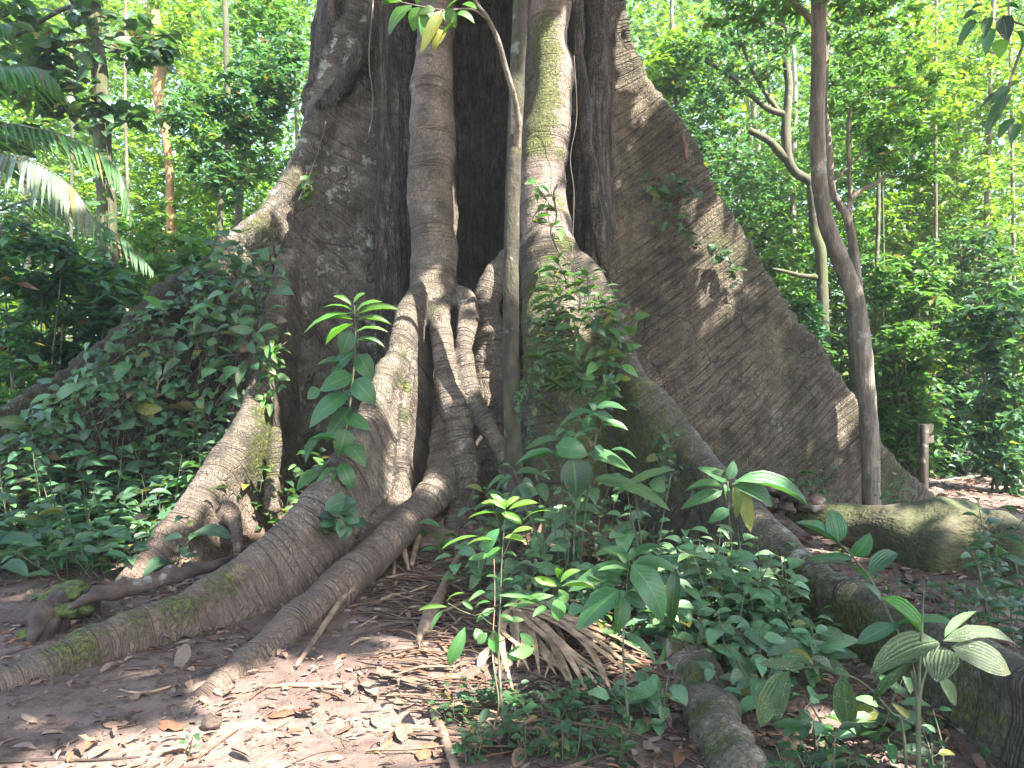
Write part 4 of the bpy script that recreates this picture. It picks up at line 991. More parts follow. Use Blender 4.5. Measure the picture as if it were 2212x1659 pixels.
# sticks, sheaths, husk, pod
def stick(name, label, cat, pts, w, mat, dz=0.0, taper=(1, .6), flat=1.0, group=None, hs=None):
    p = np.array([GP(u, v) for u, v in pts]); 
    if hs is not None: p[:, 2] += np.array(hs)
    r = np.interp(np.linspace(0, 1, len(p)), np.linspace(0, 1, len(taper)), taper) * w / 2 * p[:, 1] / FPX
    p[:, 2] += r * 0.7 + dz
    g = Geo(); tube(g, p, r, 9, 5, noise=.12)
    o = g.build(name, M[mat]); tag(o, label, cat, group)
B1 = lambda *a: [Q(1, 2, x, y) for x, y in a]
B0 = lambda *a: [Q(0, 2, x, y) for x, y in a]
stick('dry_frond_stalk', 'light brown stalk lying against the front root', 'stick', [(640, 1450), (690, 1385), (740, 1322), (762, 1308)], 16, 'sheath', .02, (.6, .9, 1), hs=(0, .02, .06, .08))
stick('dry_frond_stalk', 'thick brown stalk running out of the bottom edge right of the sunny dirt', 'stick', B1((565, 1250), (610, 1360), (670, 1500), (740, 1700)), 20, 'sheath', 0, (.15, .9, 1.1, 1.0))
stick('stick', 'thin long stick crossing the lower left corner', 'stick', B0((-40, 1638), (250, 1622), (560, 1622), (840, 1606), (900, 1600)), 8, 'deadwood', 0, (1, .8, .5))
stick('seed_pod', 'curled orange pod at the right of the sun patch', 'pod', B1((160, 1575), (250, 1560), (320, 1500), (350, 1425)), 9, 'tree_c', 0, (.3, 1, .8, .3))
stick('stick', 'curved straw-coloured strip on the dirt in front of the long root', 'stick', B0((770, 1165), (860, 1188), (980, 1180), (1130, 1135)), 7, 'palmdry', 0, (.4, 1, .5))
stick('dry_sheath', 'long grooved palm sheath sloping down left of the dry frond', 'palm sheath', B1((480, 900), (560, 770), (640, 620), (700, 470), (810, 320)), 24, 'sheath', .0, (.15, 1.3, .9, .5, .3), hs=(0, .02, .04, .06, .12))
stick('dry_sheath', 'reddish upright stalk at the foot of the roots', 'palm sheath', B1((455, 400), (500, 270), (550, 190)), 13, 'sheath', .02, (1, 1, .7), hs=(0, .06, .08))
stick('dry_sheath', 'pointed sheath standing beside the spoon-shaped one', 'palm sheath', B1((345, 450), (345, 360), (350, 250)), 9, 'sheath', .02, (1, .8, .2), hs=(0, .02, .06))
stick('dry_sheath', 'pale spoon-shaped sheath leaning on the root foot', 'palm sheath', B1((440, 430), (410, 370), (385, 320)), 12, 'sheath', .03, (.5, 1.1, .9), hs=(0, .05, .08))
stick('stick', 'long brown stem lying across the litter above the dry frond', 'stick', B1((540, 445), (760, 462), (1000, 468), (1300, 470)), 9, 'sheath', .01, (.6, 1, .8))
stick('stick', 'stem slanting through the litter below the long brown one', 'stick', B1((660, 690), (900, 590), (1150, 530), (1330, 470)), 11, 'sheath', .02, (.6, 1, .7))
for _i, (_a, _b, _w, _l) in enumerate((((300, 620), (560, 545), 7, 'dry strip lying across the litter below the root foot'), ((200, 640), (430, 560), 9, 'broad dry strip beside the front root bend'), ((90, 790), (330, 640), 6, 'narrow dry strip slanting up from the light brown stalk'), ((420, 560), (700, 500), 6, 'dry strip just under the long brown stem'), ((690, 500), (930, 410), 8, 'dry strip reaching up toward the leafy clump'), ((380, 700), (520, 640), 7, 'short dry strip left of the grooved sheath'), ((240, 470), (420, 430), 8, 'stem lying against the reddish upright stalk'), ((60, 900), (200, 850), 8, 'dark torn strip on the slope above the sun patch'))):
    stick('dry_strip', _l, 'dry strip', B1(_a, ((_a[0] + _b[0]) / 2, (_a[1] + _b[1]) / 2 + 12 * (-1) ** _i), _b), _w, ('sheath', 'palmdry')[_i % 2], .012, (.3, 1, .4))
stick('stick', 'broken stick at the left foot of the roots', 'stick', B1((180, 505), (260, 480), (330, 462)), 8, 'sheath', .01, (.8, 1))
stick('stick', 'flat bleached splinter beside the front root', 'stick', B0((1690, 1160), (1900, 1155), (2190, 1170)), 10, 'palmdry', .01, (.2, 1, .7))
stick('stick', 'slanted cane leaning by the creepers right of the slender tree', 'stick', [(1150, 1190), (1180, 1140), (1215, 1100), (1245, 1062)], 9, 'sheath', 0, (1, 1, .8), hs=(0, .1, .2, .32))
stick('stick', 'pair of canes slanting toward the short round root', 'stick', [(1478, 1335), (1530, 1380), (1610, 1440)], 12, 'palmdry', .03, (1, 1, .7), hs=(.1, .05, 0))
stick('stick', 'dead curved branch on the soil by the mossy log', 'stick', [(1950, 1240), (1985, 1280), (2020, 1300), (2060, 1308)], 6, 'deadwood', 0, (.6, 1, .5))
stick('stick', 'cut stick under the drooping palm seedling', 'stick', [(1690, 1650), (1715, 1620), (1728, 1590)], 22, 'palmdry', 0, (1, 1, 1.1))
stick('fallen_branch', 'long pale branch on the trodden ground right of the sign', 'branch', [(1990, 1048), (2080, 1036), (2160, 1030), (2260, 1028)], 9, 'tree_d', 0, (.6, 1, 1))
g = Geo(); tube(g, [P(*Q(0, 2, x, y), Y) for x, y, Y in ((440, 640, 4.72), (560, 590, 4.85), (760, 522, 5.0), (1000, 458, 5.15), (1250, 398, 5.3), (1490, 322, 5.5))], [.008, .040, .050, .055, .045, .02], 22, 10, noise=.55)
tag(g.build('decayed_wood', M['deadwood']), 'decayed dark trunk lying along the back of the long root', 'dead wood')
# husk
def blob(g, c, r, sc=(1, 1, 1), n=14, rough=.15, col=(1, 1, 1)):
    th = np.linspace(0, math.pi, n); ph = np.linspace(0, 2 * math.pi, 2 * n, endpoint=False)
    T, F = np.meshgrid(th, ph, indexing='ij')
    V = np.stack([np.sin(T) * np.cos(F), np.sin(T) * np.sin(F), np.cos(T)], -1).reshape(-1, 3)
    V = V * (1 + rough * fbm(V * 2.0 + np.array(c) * 3, 3))[:, None] * np.array(sc) * r + np.array(c)
    m = 2 * n; i = np.arange(n - 1)[:, None] * m; j = np.arange(m)[None]; k = (j + 1) % m
    g.add(V, np.stack([i + j, i + m + j, i + m + k, i + k], -1).reshape(-1, 4), None, None, col)
p = GP(456, 1560, .03); g = Geo(); blob(g, p, .042, (1.1, .9, .85), 14, .2)
tag(g.build('seed_husk', M['deadwood']), 'dark cracked seed husk lying at the end of the front root', 'husk')
# mossy stump, lower left
c = GP(140, 1330, 0); t = thing('mossy_stump', 'crumbling mossy stump at the lower left with moss cushions on top', 'stump', c)
g = Geo()
for a_, b_, r_ in ((GP(50, 1400), P(120, 1285, 5.0), .07), (GP(85, 1385), P(135, 1280, 5.05), .08), (GP(130, 1372), P(150, 1275, 5.1), .09), (GP(165, 1350), P(165, 1275, 5.1), .08), (GP(205, 1330), P(180, 1280, 5.15), .07), (GP(70, 1350), P(110, 1290, 5.1), .07), (GP(230, 1335), P(150, 1300, 5.15), .05)):
    tube(g, [a_ - [0, 0, .05], a_ * .5 + b_ * .5 + rng.normal(0, .02, 3), b_], [r_ * .35, r_ * .75, r_ * .5], 20, 9, noise=.8)
g.build('rotten_wood', M['deadwood'], t)
g = Geo()
for u, v, Y, r in ((135, 1280, 5.1, .08), (112, 1290, 5.05, .07), (160, 1268, 5.2, .07), (150, 1284, 5.0, .08), (178, 1276, 5.2, .06), (118, 1300, 4.95, .07), (95, 1320, 4.9, .06), (140, 1320, 4.8, .07), (175, 1315, 4.85, .06), (90, 1350, 4.7, .06), (60, 1370, 4.6, .05)):
    blob(g, P(u, v, Y), r, (1.2, 1, .65), 16, .28)
MOSS = NT('moss_cushion'); _p = MOSS.n('NewGeometry').outputs['Position']
_n = MOSS.noise(_p, 30, 5, .7); MOSS.l(MOSS.mix(MOSS.ramp(_n, .35, .65), (.035, .045, .012), (.13, .16, .03)), MOSS.b.inputs['Base Color']); MOSS.b.inputs['Roughness'].default_value = .95; MOSS.bump(_n, 1.0, .03)
M['moss'] = MOSS.m
g.build('moss_cushion', M['moss'], t)

# dry palm frond fanned over the litter
hub = GP(*Q(1, 2, 1110, 740)) + [0, 0, .10]
t = thing('dead_palm_frond', 'dry brown palm frond fanned out on the litter behind the thin saplings', 'palm frond', hub - [0, 0, .10])
g = Geo(); tube(g, [GP(*Q(1, 2, 1300, 470)) + [0, 0, .12], GP(*Q(1, 2, 1180, 610)) + [0, 0, .12], hub, hub + [0.05, -.12, 0.01]], [.014, .02, .028, .012], 9, 5); g.build('stalk', M['palmdry'], t)
ENDS = [(1980, 745, 34), (1940, 690, 26), (1960, 950, 36), (1965, 1005, 30), (1985, 1080, 36), (1920, 1120, 30), (1860, 1145, 36), (1790, 1180, 28), (1745, 1240, 32), (1690, 1235, 34), (1610, 1290, 34), (1545, 1225, 28), (1500, 1190, 30), (1450, 1165, 34), (1385, 1135, 30), (1310, 1145, 34), (1275, 1105, 30),
        (1210, 1120, 26), (1135, 1095, 34), (1070, 1060, 26), (1030, 990, 24), (1850, 870, 28), (1760, 900, 30), (1650, 1110, 26), (1560, 1090, 28), (1900, 1010, 24), (1830, 700, 24), (1700, 660, 24), (1330, 1060, 26), (1420, 1060, 26)]
ENDS += [(rng.uniform(1000, 1900), rng.uniform(800, 1260), rng.uniform(18, 30)) for _ in range(16)]
for x, y, w in ENDS:
    e = GP(*Q(1, 2, x, y)) + [0, 0, rng.uniform(.02, .07)]
    L = np.linalg.norm(e - hub); n = 12
    tt = np.linspace(0, 1, n)
    side = np.array([-(e - hub)[1], (e - hub)[0], 0]); side /= np.linalg.norm(side)
    sag = rng.uniform(.01, .07); sw = rng.normal(0, .065)
    ctr = hub + tt[:, None] * (e - hub) + np.array([0, 0, 1]) * (np.sin(tt * math.pi) * sag)[:, None] + side * (np.sin(tt * math.pi) * sw)[:, None]
    ctr[:, 2] = np.maximum(ctr[:, 2], ground_z(ctr[:, 0], ctr[:, 1]) + .015)
    wd = (w * 0.3372 * hub[1] / FPX * .85) * np.clip(.35 + tt * 5, 0, 1) * (1 - tt ** 3 * .85)
    rl = rng.uniform(.1, .8)
    up = np.array([0, 0, 1.0])
    V = np.concatenate([ctr - side * (wd * math.cos(rl))[:, None] + up * (wd * math.sin(rl) * .8)[:, None], ctr, ctr + side * (wd * math.cos(rl))[:, None] + up * (wd * math.sin(rl) * .8)[:, None],
                        ctr - up * .004])
    i = np.arange(n - 1); q = np.concatenate([np.stack([i, i + 1, n + i + 1, n + i], -1), np.stack([n + i, n + i + 1, 2 * n + i + 1, 2 * n + i], -1)])
    gg = Geo(); gg.add(V, q); gg.build('leaflet', M['palmdry'], t)

# fallen mossy log on the right, reaching out of the frame
t = thing('mossy_log', 'fat fallen log coated in moss lying right of the great buttress', 'log', GP(1980, 1250))
g = Geo(); tube(g, [P(1700, 1098, 7.3), P(1760, 1120, 7.15), P(1850, 1140, 7.0), P(1950, 1158, 6.8), P(2060, 1180, 6.6), P(2180, 1205, 6.4), P(2330, 1230, 6.2)], np.array([.10, .22, .28, .34, .37, .38, .38]), 64, 14, noise=.60); g.build('log_body', M['log'], t)
g = Geo()
for k in range(16):
    u, v = rng.uniform(1640, 1760), rng.uniform(1050, 1110); blob(g, P(u, v, 7.2 + rng.uniform(-.15, .2)), rng.uniform(.05, .12), (1.2, 1, .6), 10, .35)
g.build('rotten_end', M['deadwood'], t)

# trail sign and stake
def box(g, c, sx, sy, sz, rz=0.0, bev=.006):
    V = []
    for z, k in ((-1, 1 - bev / sx), (-1 + 2 * bev / sz, 1), (1 - 2 * bev / sz, 1), (1, 1 - bev / sx)):
        for x, y in ((-1, -1), (1, -1), (1, 1), (-1, 1)):
            V.append((x * sx / 2 * k, y * sy / 2 * k, z * sz / 2))
    V = np.array(V); ca, sa = math.cos(rz), math.sin(rz)
    V = np.stack([V[:, 0] * ca - V[:, 1] * sa, V[:, 0] * sa + V[:, 1] * ca, V[:, 2]], -1) + np.array(c)
    q = [(3, 2, 1, 0), (12, 13, 14, 15)]
    for r in range(3):
        for j in range(4): q.append((r * 4 + j, r * 4 + (j + 1) % 4, r * 4 + 4 + (j + 1) % 4, r * 4 + 4 + j))
    g.add(V, q)
b = P(1999, 1058, 11.0); b[2] = float(ground_z(b[0], b[1]))
t = thing('trail_sign', 'weathered wooden sign post with two small boards seen from behind', 'sign', b)
zt = P(0, 917, 11.0)[2]
g = Geo(); box(g, (b[0] - .02, b[1], (zt + b[2] - .2) / 2), .085, .085, zt - b[2] + .2, .25); g.build('post', M['post'], t)
for v0, v1 in ((916, 938), (940, 958)):
    z0, z1 = P(0, v1, 11)[2], P(0, v0, 11)[2]
    g = Geo(); box(g, (b[0] + .04, b[1] + .065, (z0 + z1) / 2), .27, .03, z1 - z0, .25, .004); g.build('board', M['wood'], t)
b = P(2088, 1022, 12.6); b[2] = float(ground_z(b[0], b[1]))
g = Geo(); tube(g, [b - [0, 0, .2], b + [0, 0, .15], b + [.01, 0, .34], b + [.01, 0, .46]], [.075, .075, .07, .05], 10, 5, noise=.1)
tag(g.build('wooden_stake', M['post']), 'short round wooden stake in the ground right of the sign', 'stake')

# ------------------------------------------------------------------ slender tree standing in front of the kapok
t = thing('slender_tree', 'slender straight tree with grey blotches standing close in front of the kapok', 'tree', P(1106, 985, 6.2))
g = Geo(); tube(g, [P(1128, -260, 6.3), P(1124, 0, 6.3), P(1120, 110, 6.25), P(1114, 250, 6.2), P(1108, 420, 6.2), P(1104, 600, 6.2), P(1104, 760, 6.2), P(1107, 900, 6.2), P(1109, 1020, 6.2), P(1110, 1120, 6.2)],
                np.array([.054, .061, .064, .064, .063, .065, .068, .073, .082, .10]), 14, 8, noise=.07); g.build('trunk', M['slim'], t)
g = Geo(); tube(g, [P(1112, 345, 6.22), P(1116, 310, 6.16), P(1119, 270, 6.08), P(1112, 215, 5.98), P(1093, 150, 5.86), P(1075, 85, 5.75), P(1052, 38, 5.66), P(1030, 8, 5.6), P(1010, -40, 5.55)], np.array([.045, .036, .027, .024, .022, .020, .018, .015, .012]), 9, 6, noise=.06); br_ = g.build('branch', M['tree_a'], t)
tw = Geo(); tube(tw, [P(1052, 42, 5.66), P(1018, 20, 5.6), P(960, 22, 5.5), P(900, 12, 5.4), P(840, -2, 5.35)], [.010, .009, .007, .005, .003], 6, 4); sub_of(tw.build('twig', M['twig'], t), br_)
def hero(g, lst, Y, tp='ovate', col=MG, c=None, jit=.05, up=(0.0, -.55, .8)):
    """explicit leaves: base u, v, tip u, v, width px (and distances if given)"""
    for L in lst:
        u0, v0, u1, v1, w = L[:5]
        if c is not None: (u0, v0), (u1, v1) = Q(c[0], c[1], u0, v0), Q(c[0], c[1], u1, v1); w = w * .337
        Y0 = Y + rng.normal(0, jit); Y1 = Y0 + (L[5] if len(L) > 5 else rng.normal(0, .04))
        a, b = P(u0, v0, Y0), P(u1, v1, Y1); cc = L[6] if len(L) > 6 else col
        leaves(g, tp, [a], [b - a], [np.array(up) + rng.normal(0, .25, 3)], np.linalg.norm(b - a), w * Y0 / FPX, gcol(1, cc, .18, False))
g = Geo()
hero(g, [(890, 10, 840, 78, 40), (905, 15, 892, 68, 34), (930, 20, 915, 88, 42), (955, 22, 908, 116, 26, 0, (.16, .16, .02)), (960, 20, 985, 60, 34), (985, 30, 1026, 52, 24), (985, 55, 950, 88, 22), (870, 5, 822, 12, 16), (965, 18, 1010, -8, 20), (900, 10, 930, -20, 26), (940, 20, 900, 30, 22, 0, (.05, .13, .02)), (1000, 8, 1030, 20, 20), (930, 5, 955, -30, 24), (960, 60, 935, 112, 24, 0, (.18, .13, .02))], 5.45, 'ovate', (.055, .16, .018), up=(.1, -.8, .5))
sub_of(g.build('foliage', M['leaf'], t), br_)
# hanging vines
for pts, r, lab, Y in (([(803, -120), (806, 0), (797, 120), (805, 200), (804, 255), (796, 290)], .008, 'pale thin vine dangling free in front of the upper left of the trunk', 7.6),
                    ([(822, 60), (825, 200), (826, 330)], .003, 'hair-thin vine hanging right of the pale dangling vine', 7.9),
                    ([(1240, 120), (1246, 250), (1232, 340), (1240, 420), (1236, 560), (1240, 700)], .0035, 'thin wiry vine running down the dark cleft right of the mossy column', 7.0),
                    ([(1205, 398), (1196, 420), (1202, 470), (1190, 500), (1205, 540), (1222, 560)], .009, 'grey woody creeper stem twisting over the lit column', 6.7),
                    ([(704, 262), (690, 320), (660, 400), (640, 440)], .006, 'thin root-like vine creeping down the lichen-spotted plate', 8.1)):
    g = Geo(); tube(g, [P(u, v, Y) for u, v in pts], r, 7, 6); tag(g.build('vine', M['vine']), lab, 'vine')
# ------------------------------------------------------------------ plants
def herb(g_leaf, g_stem, base, h, n, size, tp='ovate', aspect=.5, lean=(0, 0), col=None, spread=.8, top=True, petiole=.05, droop=(-.35, .35), r=.004):
    """one leafy stem: leaves set spirally along the upper part"""
    base = np.array(base, float)
    tip = base + np.array([lean[0], lean[1], h])
    mid = (base + tip) / 2 + np.array([rng.normal(0, .06) * h, rng.normal(0, .06) * h, 0])
    cv = crom([base - [0, 0, .03], mid, tip], 6)
    tube(g_stem, [base - [0, 0, .03], mid, tip], [r * 1.3, r, r * .5], 6, 4, (1, 1, 1))
    a0 = rng.uniform(0, 6.28)
    ts = np.linspace(.30 if h > .25 else .15, 1.0, n); 
    for i, tt in enumerate(ts):
        p = cv[min(int(tt * (len(cv) - 1)), len(cv) - 1)]
        an = a0 + i * 2.4 + rng.normal(0, .25)
        out = np.array([math.cos(an), math.sin(an), 0])
        el = rng.uniform(*droop)
        d = out * math.cos(el) + np.array([0, 0, math.sin(el)])
        pl = petiole * rng.uniform(.6, 1.3)
        q = p + (out * .8 + np.array([0, 0, .35])) * pl
        if pl > .02: tube(g_stem, [p, q], [r * .5, r * .35], 4, 1, cap=False)
        s = size * rng.uniform(.55, 1.15) * (1 if tt < .9 else .7) * (1.25 if i % 3 == 0 else .9)
        leaves(g_leaf, tp, [q], [d], [np.array([0, 0, 1]) + out * rng.normal(.1, .25) + np.array([0, -.35, 0]) + rng.normal(0, .18, 3)], s, s * aspect * rng.uniform(.85, 1.15), gcol(1, col, .22))

def bush(label, base, stems, name='leafy_plant', cat='plant', group=None, leaf='leaf', stemmat='stem', **kw):
    """a plant of several stems; stems: list of (dx, dy, h, n)"""
    base = np.array(base, float); base[2] = float(ground_z(base[0], base[1])) if base[2] is None or np.isnan(base[2]) else base[2]
    t = thing(name, label, cat, base, group); gl, gs = Geo(), Geo()
    for dx, dy, h, n in stems:
        b = base + np.array([dx * .4, dy * .4, 0])
        herb(gl, gs, b, h, n, lean=(dx * .6, dy * .6), **kw)
    gs.build('stem', M[stemmat], t); gl.build('foliage', M[leaf], t)
    return t
def rstems(k, sp, h, n):
    return [(rng.normal(0, sp), rng.normal(0, sp * .7), h * rng.uniform(.55, 1.1), max(3, int(n * rng.uniform(.7, 1.3)))) for _ in range(k)]
def gp(u, Y):
    p = P(u, 900, Y); p[2] = float(ground_z(p[0], Y)); return p

# the bank of leafy plants at left: standing on the ground in front of the mossy left plate
BANK = [  # u, Y, height, stems, leaves per stem, leaf size, kind, label
    (40, 6.4, .55, 5, 8, .15, 'ovate', 'clump of broad grey-green leaves at the left edge, knee high'), (120, 6.6, .70, 5, 9, .14, 'ovate', 'leafy clump in front of the mossy root near the left edge'), (60, 7.0, 1.0, 4, 10, .14, 'lance', 'tall narrow-leaved plant at the left edge of the bank'),
    (200, 6.3, .50, 5, 8, .13, 'ovate', 'low broad-leaved clump left of centre in the front of the bank'), (215, 6.9, .95, 5, 10, .14, 'ovate', 'waist-high plant before the dark mossy slope'), (290, 6.5, .60, 5, 9, .13, 'ovate', 'dense clump in the middle front of the left bank'),
    (310, 7.1, 1.25, 5, 11, .15, 'ovate', 'tall plant with level tiers of leaves in the middle of the bank'), (375, 6.7, .75, 5, 9, .13, 'lance', 'clump with pointed leaves right of the middle of the bank'), (400, 7.2, 1.35, 5, 12, .14, 'ovate', 'tallest leafy plant against the left plate'),
    (440, 6.9, .85, 4, 10, .14, 'lance', 'plant with star-like top leaves close to the striped root'), (470, 7.2, 1.2, 4, 11, .13, 'ovate', 'leafy plant under the creeper-covered plate'), (520, 7.15, .95, 4, 10, .13, 'lance', 'plant leaning over the upper striped root'),
    (150, 6.05, .35, 5, 7, .12, 'ovate', 'low clump spilling onto the bare soil at left'), (330, 6.1, .38, 4, 7, .13, 'ovate', 'low clump at the foot of the striped root'), (425, 6.45, .5, 4, 7, .12, 'ovate', 'clump pressed against the outer side of the striped root'),
    (20, 5.9, .42, 4, 7, .13, 'ovate', 'foremost clump at the left edge'), (255, 6.0, .30, 4, 6, .11, 'ovate', 'small clump in front of the dense middle clump'), (110, 7.2, 1.25, 4, 10, .15, 'ovate', 'tall plant hiding the low end of the mossy root'),
    (560, 6.95, .55, 3, 8, .12, 'ovate', 'sprig growing out of the gap above the striped root'), (345, 6.9, 1.0, 4, 9, .12, 'heart', 'plant with heart-shaped leaves in the middle of the bank'), (180, 7.1, 1.15, 4, 9, .12, 'heart', 'plant with small heart-shaped leaves on the dark mossy slope')]
for u, Y, h, k, n, s, kd, lab in BANK:
    bush(lab, gp(u, Y), rstems(k + 1, .26, h * 1.3, n + 1), size=s * rng.uniform(1.2, 1.9), tp=kd, aspect={'ovate': rng.uniform(.38, .52), 'lance': .33, 'heart': .8}[kd], droop=(-.3, .25), col=[(.075, .155, .085), (.082, .175, .074), (.064, .140, .080)][rng.integers(0, 3)], petiole=.05)
# leaves wrapped round the stout left tree
# creepers rooted on the left plate
def creeper(label, pts, Y, n, size, spread, tp='heart', aspect=.8, col=MG, leaf='leaf', stems=3, name='creeper', sr=.004):
    t = thing(name, label, 'climbing plant', P(pts[-1][0], pts[-1][1], Y)); gl, gs = Geo(), Geo()
    wp = np.array([P(p[0], p[1], p[2] if len(p) > 2 else Y) for p in pts])
    for s in range(stems):
        w2 = wp + rng.normal(0, spread * .5, wp.shape) * np.array([1, .25, 1]); tube(gs, w2, sr, 5, 5)
        cv = crom(w2, 8); m = n // stems
        idx = rng.integers(0, len(cv), m)
        pos = cv[idx] + rng.normal(0, spread * .35, (m, 3)) * np.array([1, .3, 1]) + np.array([0, -.02, 0])
        d = rdir(m, -.8, .3); d[:, 1] = -np.abs(d[:, 1]) * .6
        leaves(gl, tp, pos, d, np.array([0, -.6, .7]) + rng.normal(0, .35, (m, 3)), size * (ls_ := lsize(m, .3)), size * aspect * ls_ * rng.uniform(.85, 1.15, m), gcol(m, col, .3))
    gs.build('stem', M['twig'], t); gl.build('foliage', M[leaf], t)
creeper('creeper with rounded leaves covering the crest of the left plate', [(520, 515), (480, 560), (440, 600), (395, 640), (350, 680)], 7.45, 90, .11, .16, col=BG)
creeper('creeper hanging down the shaded face of the left plate', [(500, 560), (500, 640), (490, 720), (470, 800)], 7.45, 80, .10, .17, col=DG)
creeper('creeper trailing over the low mossy end of the left root', [(300, 690), (230, 770), (150, 850), (90, 920)], 7.05, 90, .10, .16, col=DG)
for _lab, _pts, _Y in (('broad-leaved creeper on the upper left plate', [(560, 540), (540, 600), (520, 660), (500, 700)], 7.3), ('curtain of leaves in the middle of the left slope', [(430, 640), (420, 700), (400, 780), (380, 850)], 7.2), ('curtain of leaves left of the middle of the slope', [(340, 700), (330, 760), (300, 830), (290, 900)], 7.1),
                          ('curtain of leaves on the dark slope near the left edge', [(220, 790), (210, 840), (190, 900), (170, 960)], 7.0), ('leaf curtain beside the striped root', [(530, 700), (520, 760), (490, 830), (470, 880)], 7.0), ('lowest leaf curtain at the far left end of the slope', [(90, 900), (80, 940), (60, 1000)], 6.9)):
    creeper(_lab, _pts, _Y, 56, .145, .28, 'ovate', .46, (.075, .155, .080)); creeper('small-leaved strand in the ' + _lab, [(q[0] + 25, q[1] + 15) for q in _pts], _Y, 46, .085, .22, 'heart', .85, (.050, .115, .052), stems=4)
creeper('leafy vine wrapped around the stout tree at left', [(205, 40, 9.8), (212, 160, 9.8), (215, 280, 9.8), (222, 400, 9.8), (232, 560, 9.8)], 9.8, 110, .16, .13, 'ovate', .6, DG)
creeper('leafy tuft dangling from the lichen-spotted plate near its crest', [(672, 372), (665, 400), (668, 425)], 8.2, 16, .10, .05, col=MG, stems=2)
creeper('creeper winding around the top of the striped root', [(600, 730), (580, 780), (600, 830), (560, 860)], 6.95, 60, .10, .10, 'ovate', .45, MG)
creeper('vine of paired leaves climbing the great buttress, its lower leaves in the sun', [(1400, 385, 8.75), (1440, 440, 8.78), (1470, 490, 8.8), (1510, 530, 8.82), (1560, 570, 8.9), (1595, 600, 8.95)], 8.8, 64, .12, .09, 'ovate', .55, (.045, .10, .05), stems=1)
creeper('fan of paired vine leaves high on the great buttress', [(1465, 395, 8.75), (1450, 430, 8.75), (1455, 465, 8.78), (1420, 420, 8.72), (1400, 440, 8.7)], 8.75, 52, .10, .22, 'ovate', .55, (.040, .09, .048), stems=1)
creeper('creeper tangle beside the lit column above the leafy mound', [(1170, 400), (1190, 430), (1175, 470), (1195, 500)], 6.75, 26, .10, .08, 'ovate', .45, MG, stems=2)
creeper('string of tiny leaves hanging left on the mossy column', [(1185, 768), (1155, 790), (1130, 830), (1118, 870), (1125, 910)], 6.1, 90, .035, .02, 'ovate', .7, DG, stems=1)
creeper('longer string of tiny leaves hanging right on the mossy column', [(1180, 800), (1160, 840), (1150, 900), (1142, 950)], 6.12, 80, .035, .02, 'ovate', .7, DG, stems=1)
creeper('dark-leaved creeper over the shaded side of the mossy fin', [(1260, 700), (1280, 780), (1250, 850), (1290, 920)], 6.3, 70, .12, .17, 'ovate', .45, DG)
creeper('grassy creeper mat clothing the middle of the mossy column', [(1180, 640), (1220, 700), (1200, 770), (1240, 830)], 6.35, 120, .12, .16, 'lance', .22, (.04, .10, .03))
creeper('leafy creeper on the near side of the mossy fin beside the dark buttress', [(1330, 680), (1350, 740), (1330, 800), (1300, 860)], 6.3, 60, .11, .12, 'ovate', .5, MG)
creeper('small creeper stuck to the foot of the long root', [(740, 1100), (760, 1130), (720, 1130), (770, 1170)], 5.45, 22, .11, .07, 'heart', .95, (.032, .08, .042), stems=2)
creeper('creeper under the large pleated leaves on the right root face', [(1430, 960), (1440, 1010), (1420, 1060)], 5.8, 50, .06, .12, 'heart', .8, DG, stems=2)
# bright mound of leaves on the mossy fin
t = thing('leafy_epiphyte', 'bright leafy mound perched on top of the mossy fin', 'plant', P(1240, 640, 6.6)); gl, gs = Geo(), Geo()
for u, v, n in ((1190, 600, 10), (1230, 585, 14), (1270, 600, 12), (1250, 640, 12), (1300, 640, 10), (1210, 650, 10), (1330, 660, 7), (1280, 690, 10), (1240, 700, 9), (1320, 720, 7)):
    b = P(u, v, 6.55 + rng.uniform(-.1, .1)); herb(gl, gs, b - [0, 0, .12], .16 + rng.uniform(0, .1), n, .15, 'ovate', .42, (rng.normal(0, .08), -.04), (.055, .14, .035), petiole=.04)
gs.build('stem', M['stem'], t); gl.build('foliage', M['leaf'], t)
t = thing('strap_fern', 'tuft of thin arching straps in the moss beside the slender tree', 'fern', P(1190, 800, 6.3)); gl = Geo(); m = 46
pp = P(1190, 800, 6.25) + rng.normal(0, .12, (m, 3)) * np.array([1, .2, .9]); dd = rdir(m, -.6, .5); dd[:, 1] = -abs(dd[:, 1]) * .5
leaves(gl, 'strap', pp, dd, np.array([0, -.4, .8]) + rng.normal(0, .3, (m, 3)), rng.uniform(.12, .26, m), .012, gcol(m, (.07, .12, .03))); gl.build('foliage', M['leaf'], t)

# sapling between the left plate and the long root
t = thing('sapling', 'sapling with bright lance leaves on top in front of the lichen-spotted plate', 'sapling', gp(735, 6.2)); gl, gs = Geo(), Geo()
tube(gs, [gp(728, 6.2) - [0, 0, .03], P(738, 1000, 6.15), P(758, 860, 6.1), P(768, 740, 6.05), P(766, 660, 6.0)], [.010, .009, .008, .006, .003], 7, 6, (1, 1, 1))
BRT = (.07, .19, .025)
hero(gl, [(766, 672, 690, 668, 12, 0, BRT), (766, 676, 655, 722, 17, 0, BRT), (768, 672, 826, 652, 18, 0, BRT), (770, 680, 868, 671, 13, 0, BRT), (768, 694, 846, 702, 13), (768, 716, 838, 717, 12, 0, BRT), (768, 735, 833, 752, 13), (762, 700, 703, 745, 26, 0, BRT), (760, 660, 720, 640, 14, 0, BRT), (764, 655, 790, 633, 14, 0, BRT),
          (764, 690, 700, 690, 12, 0, BRT)], 6.0, 'lance', (.05, .14, .035))
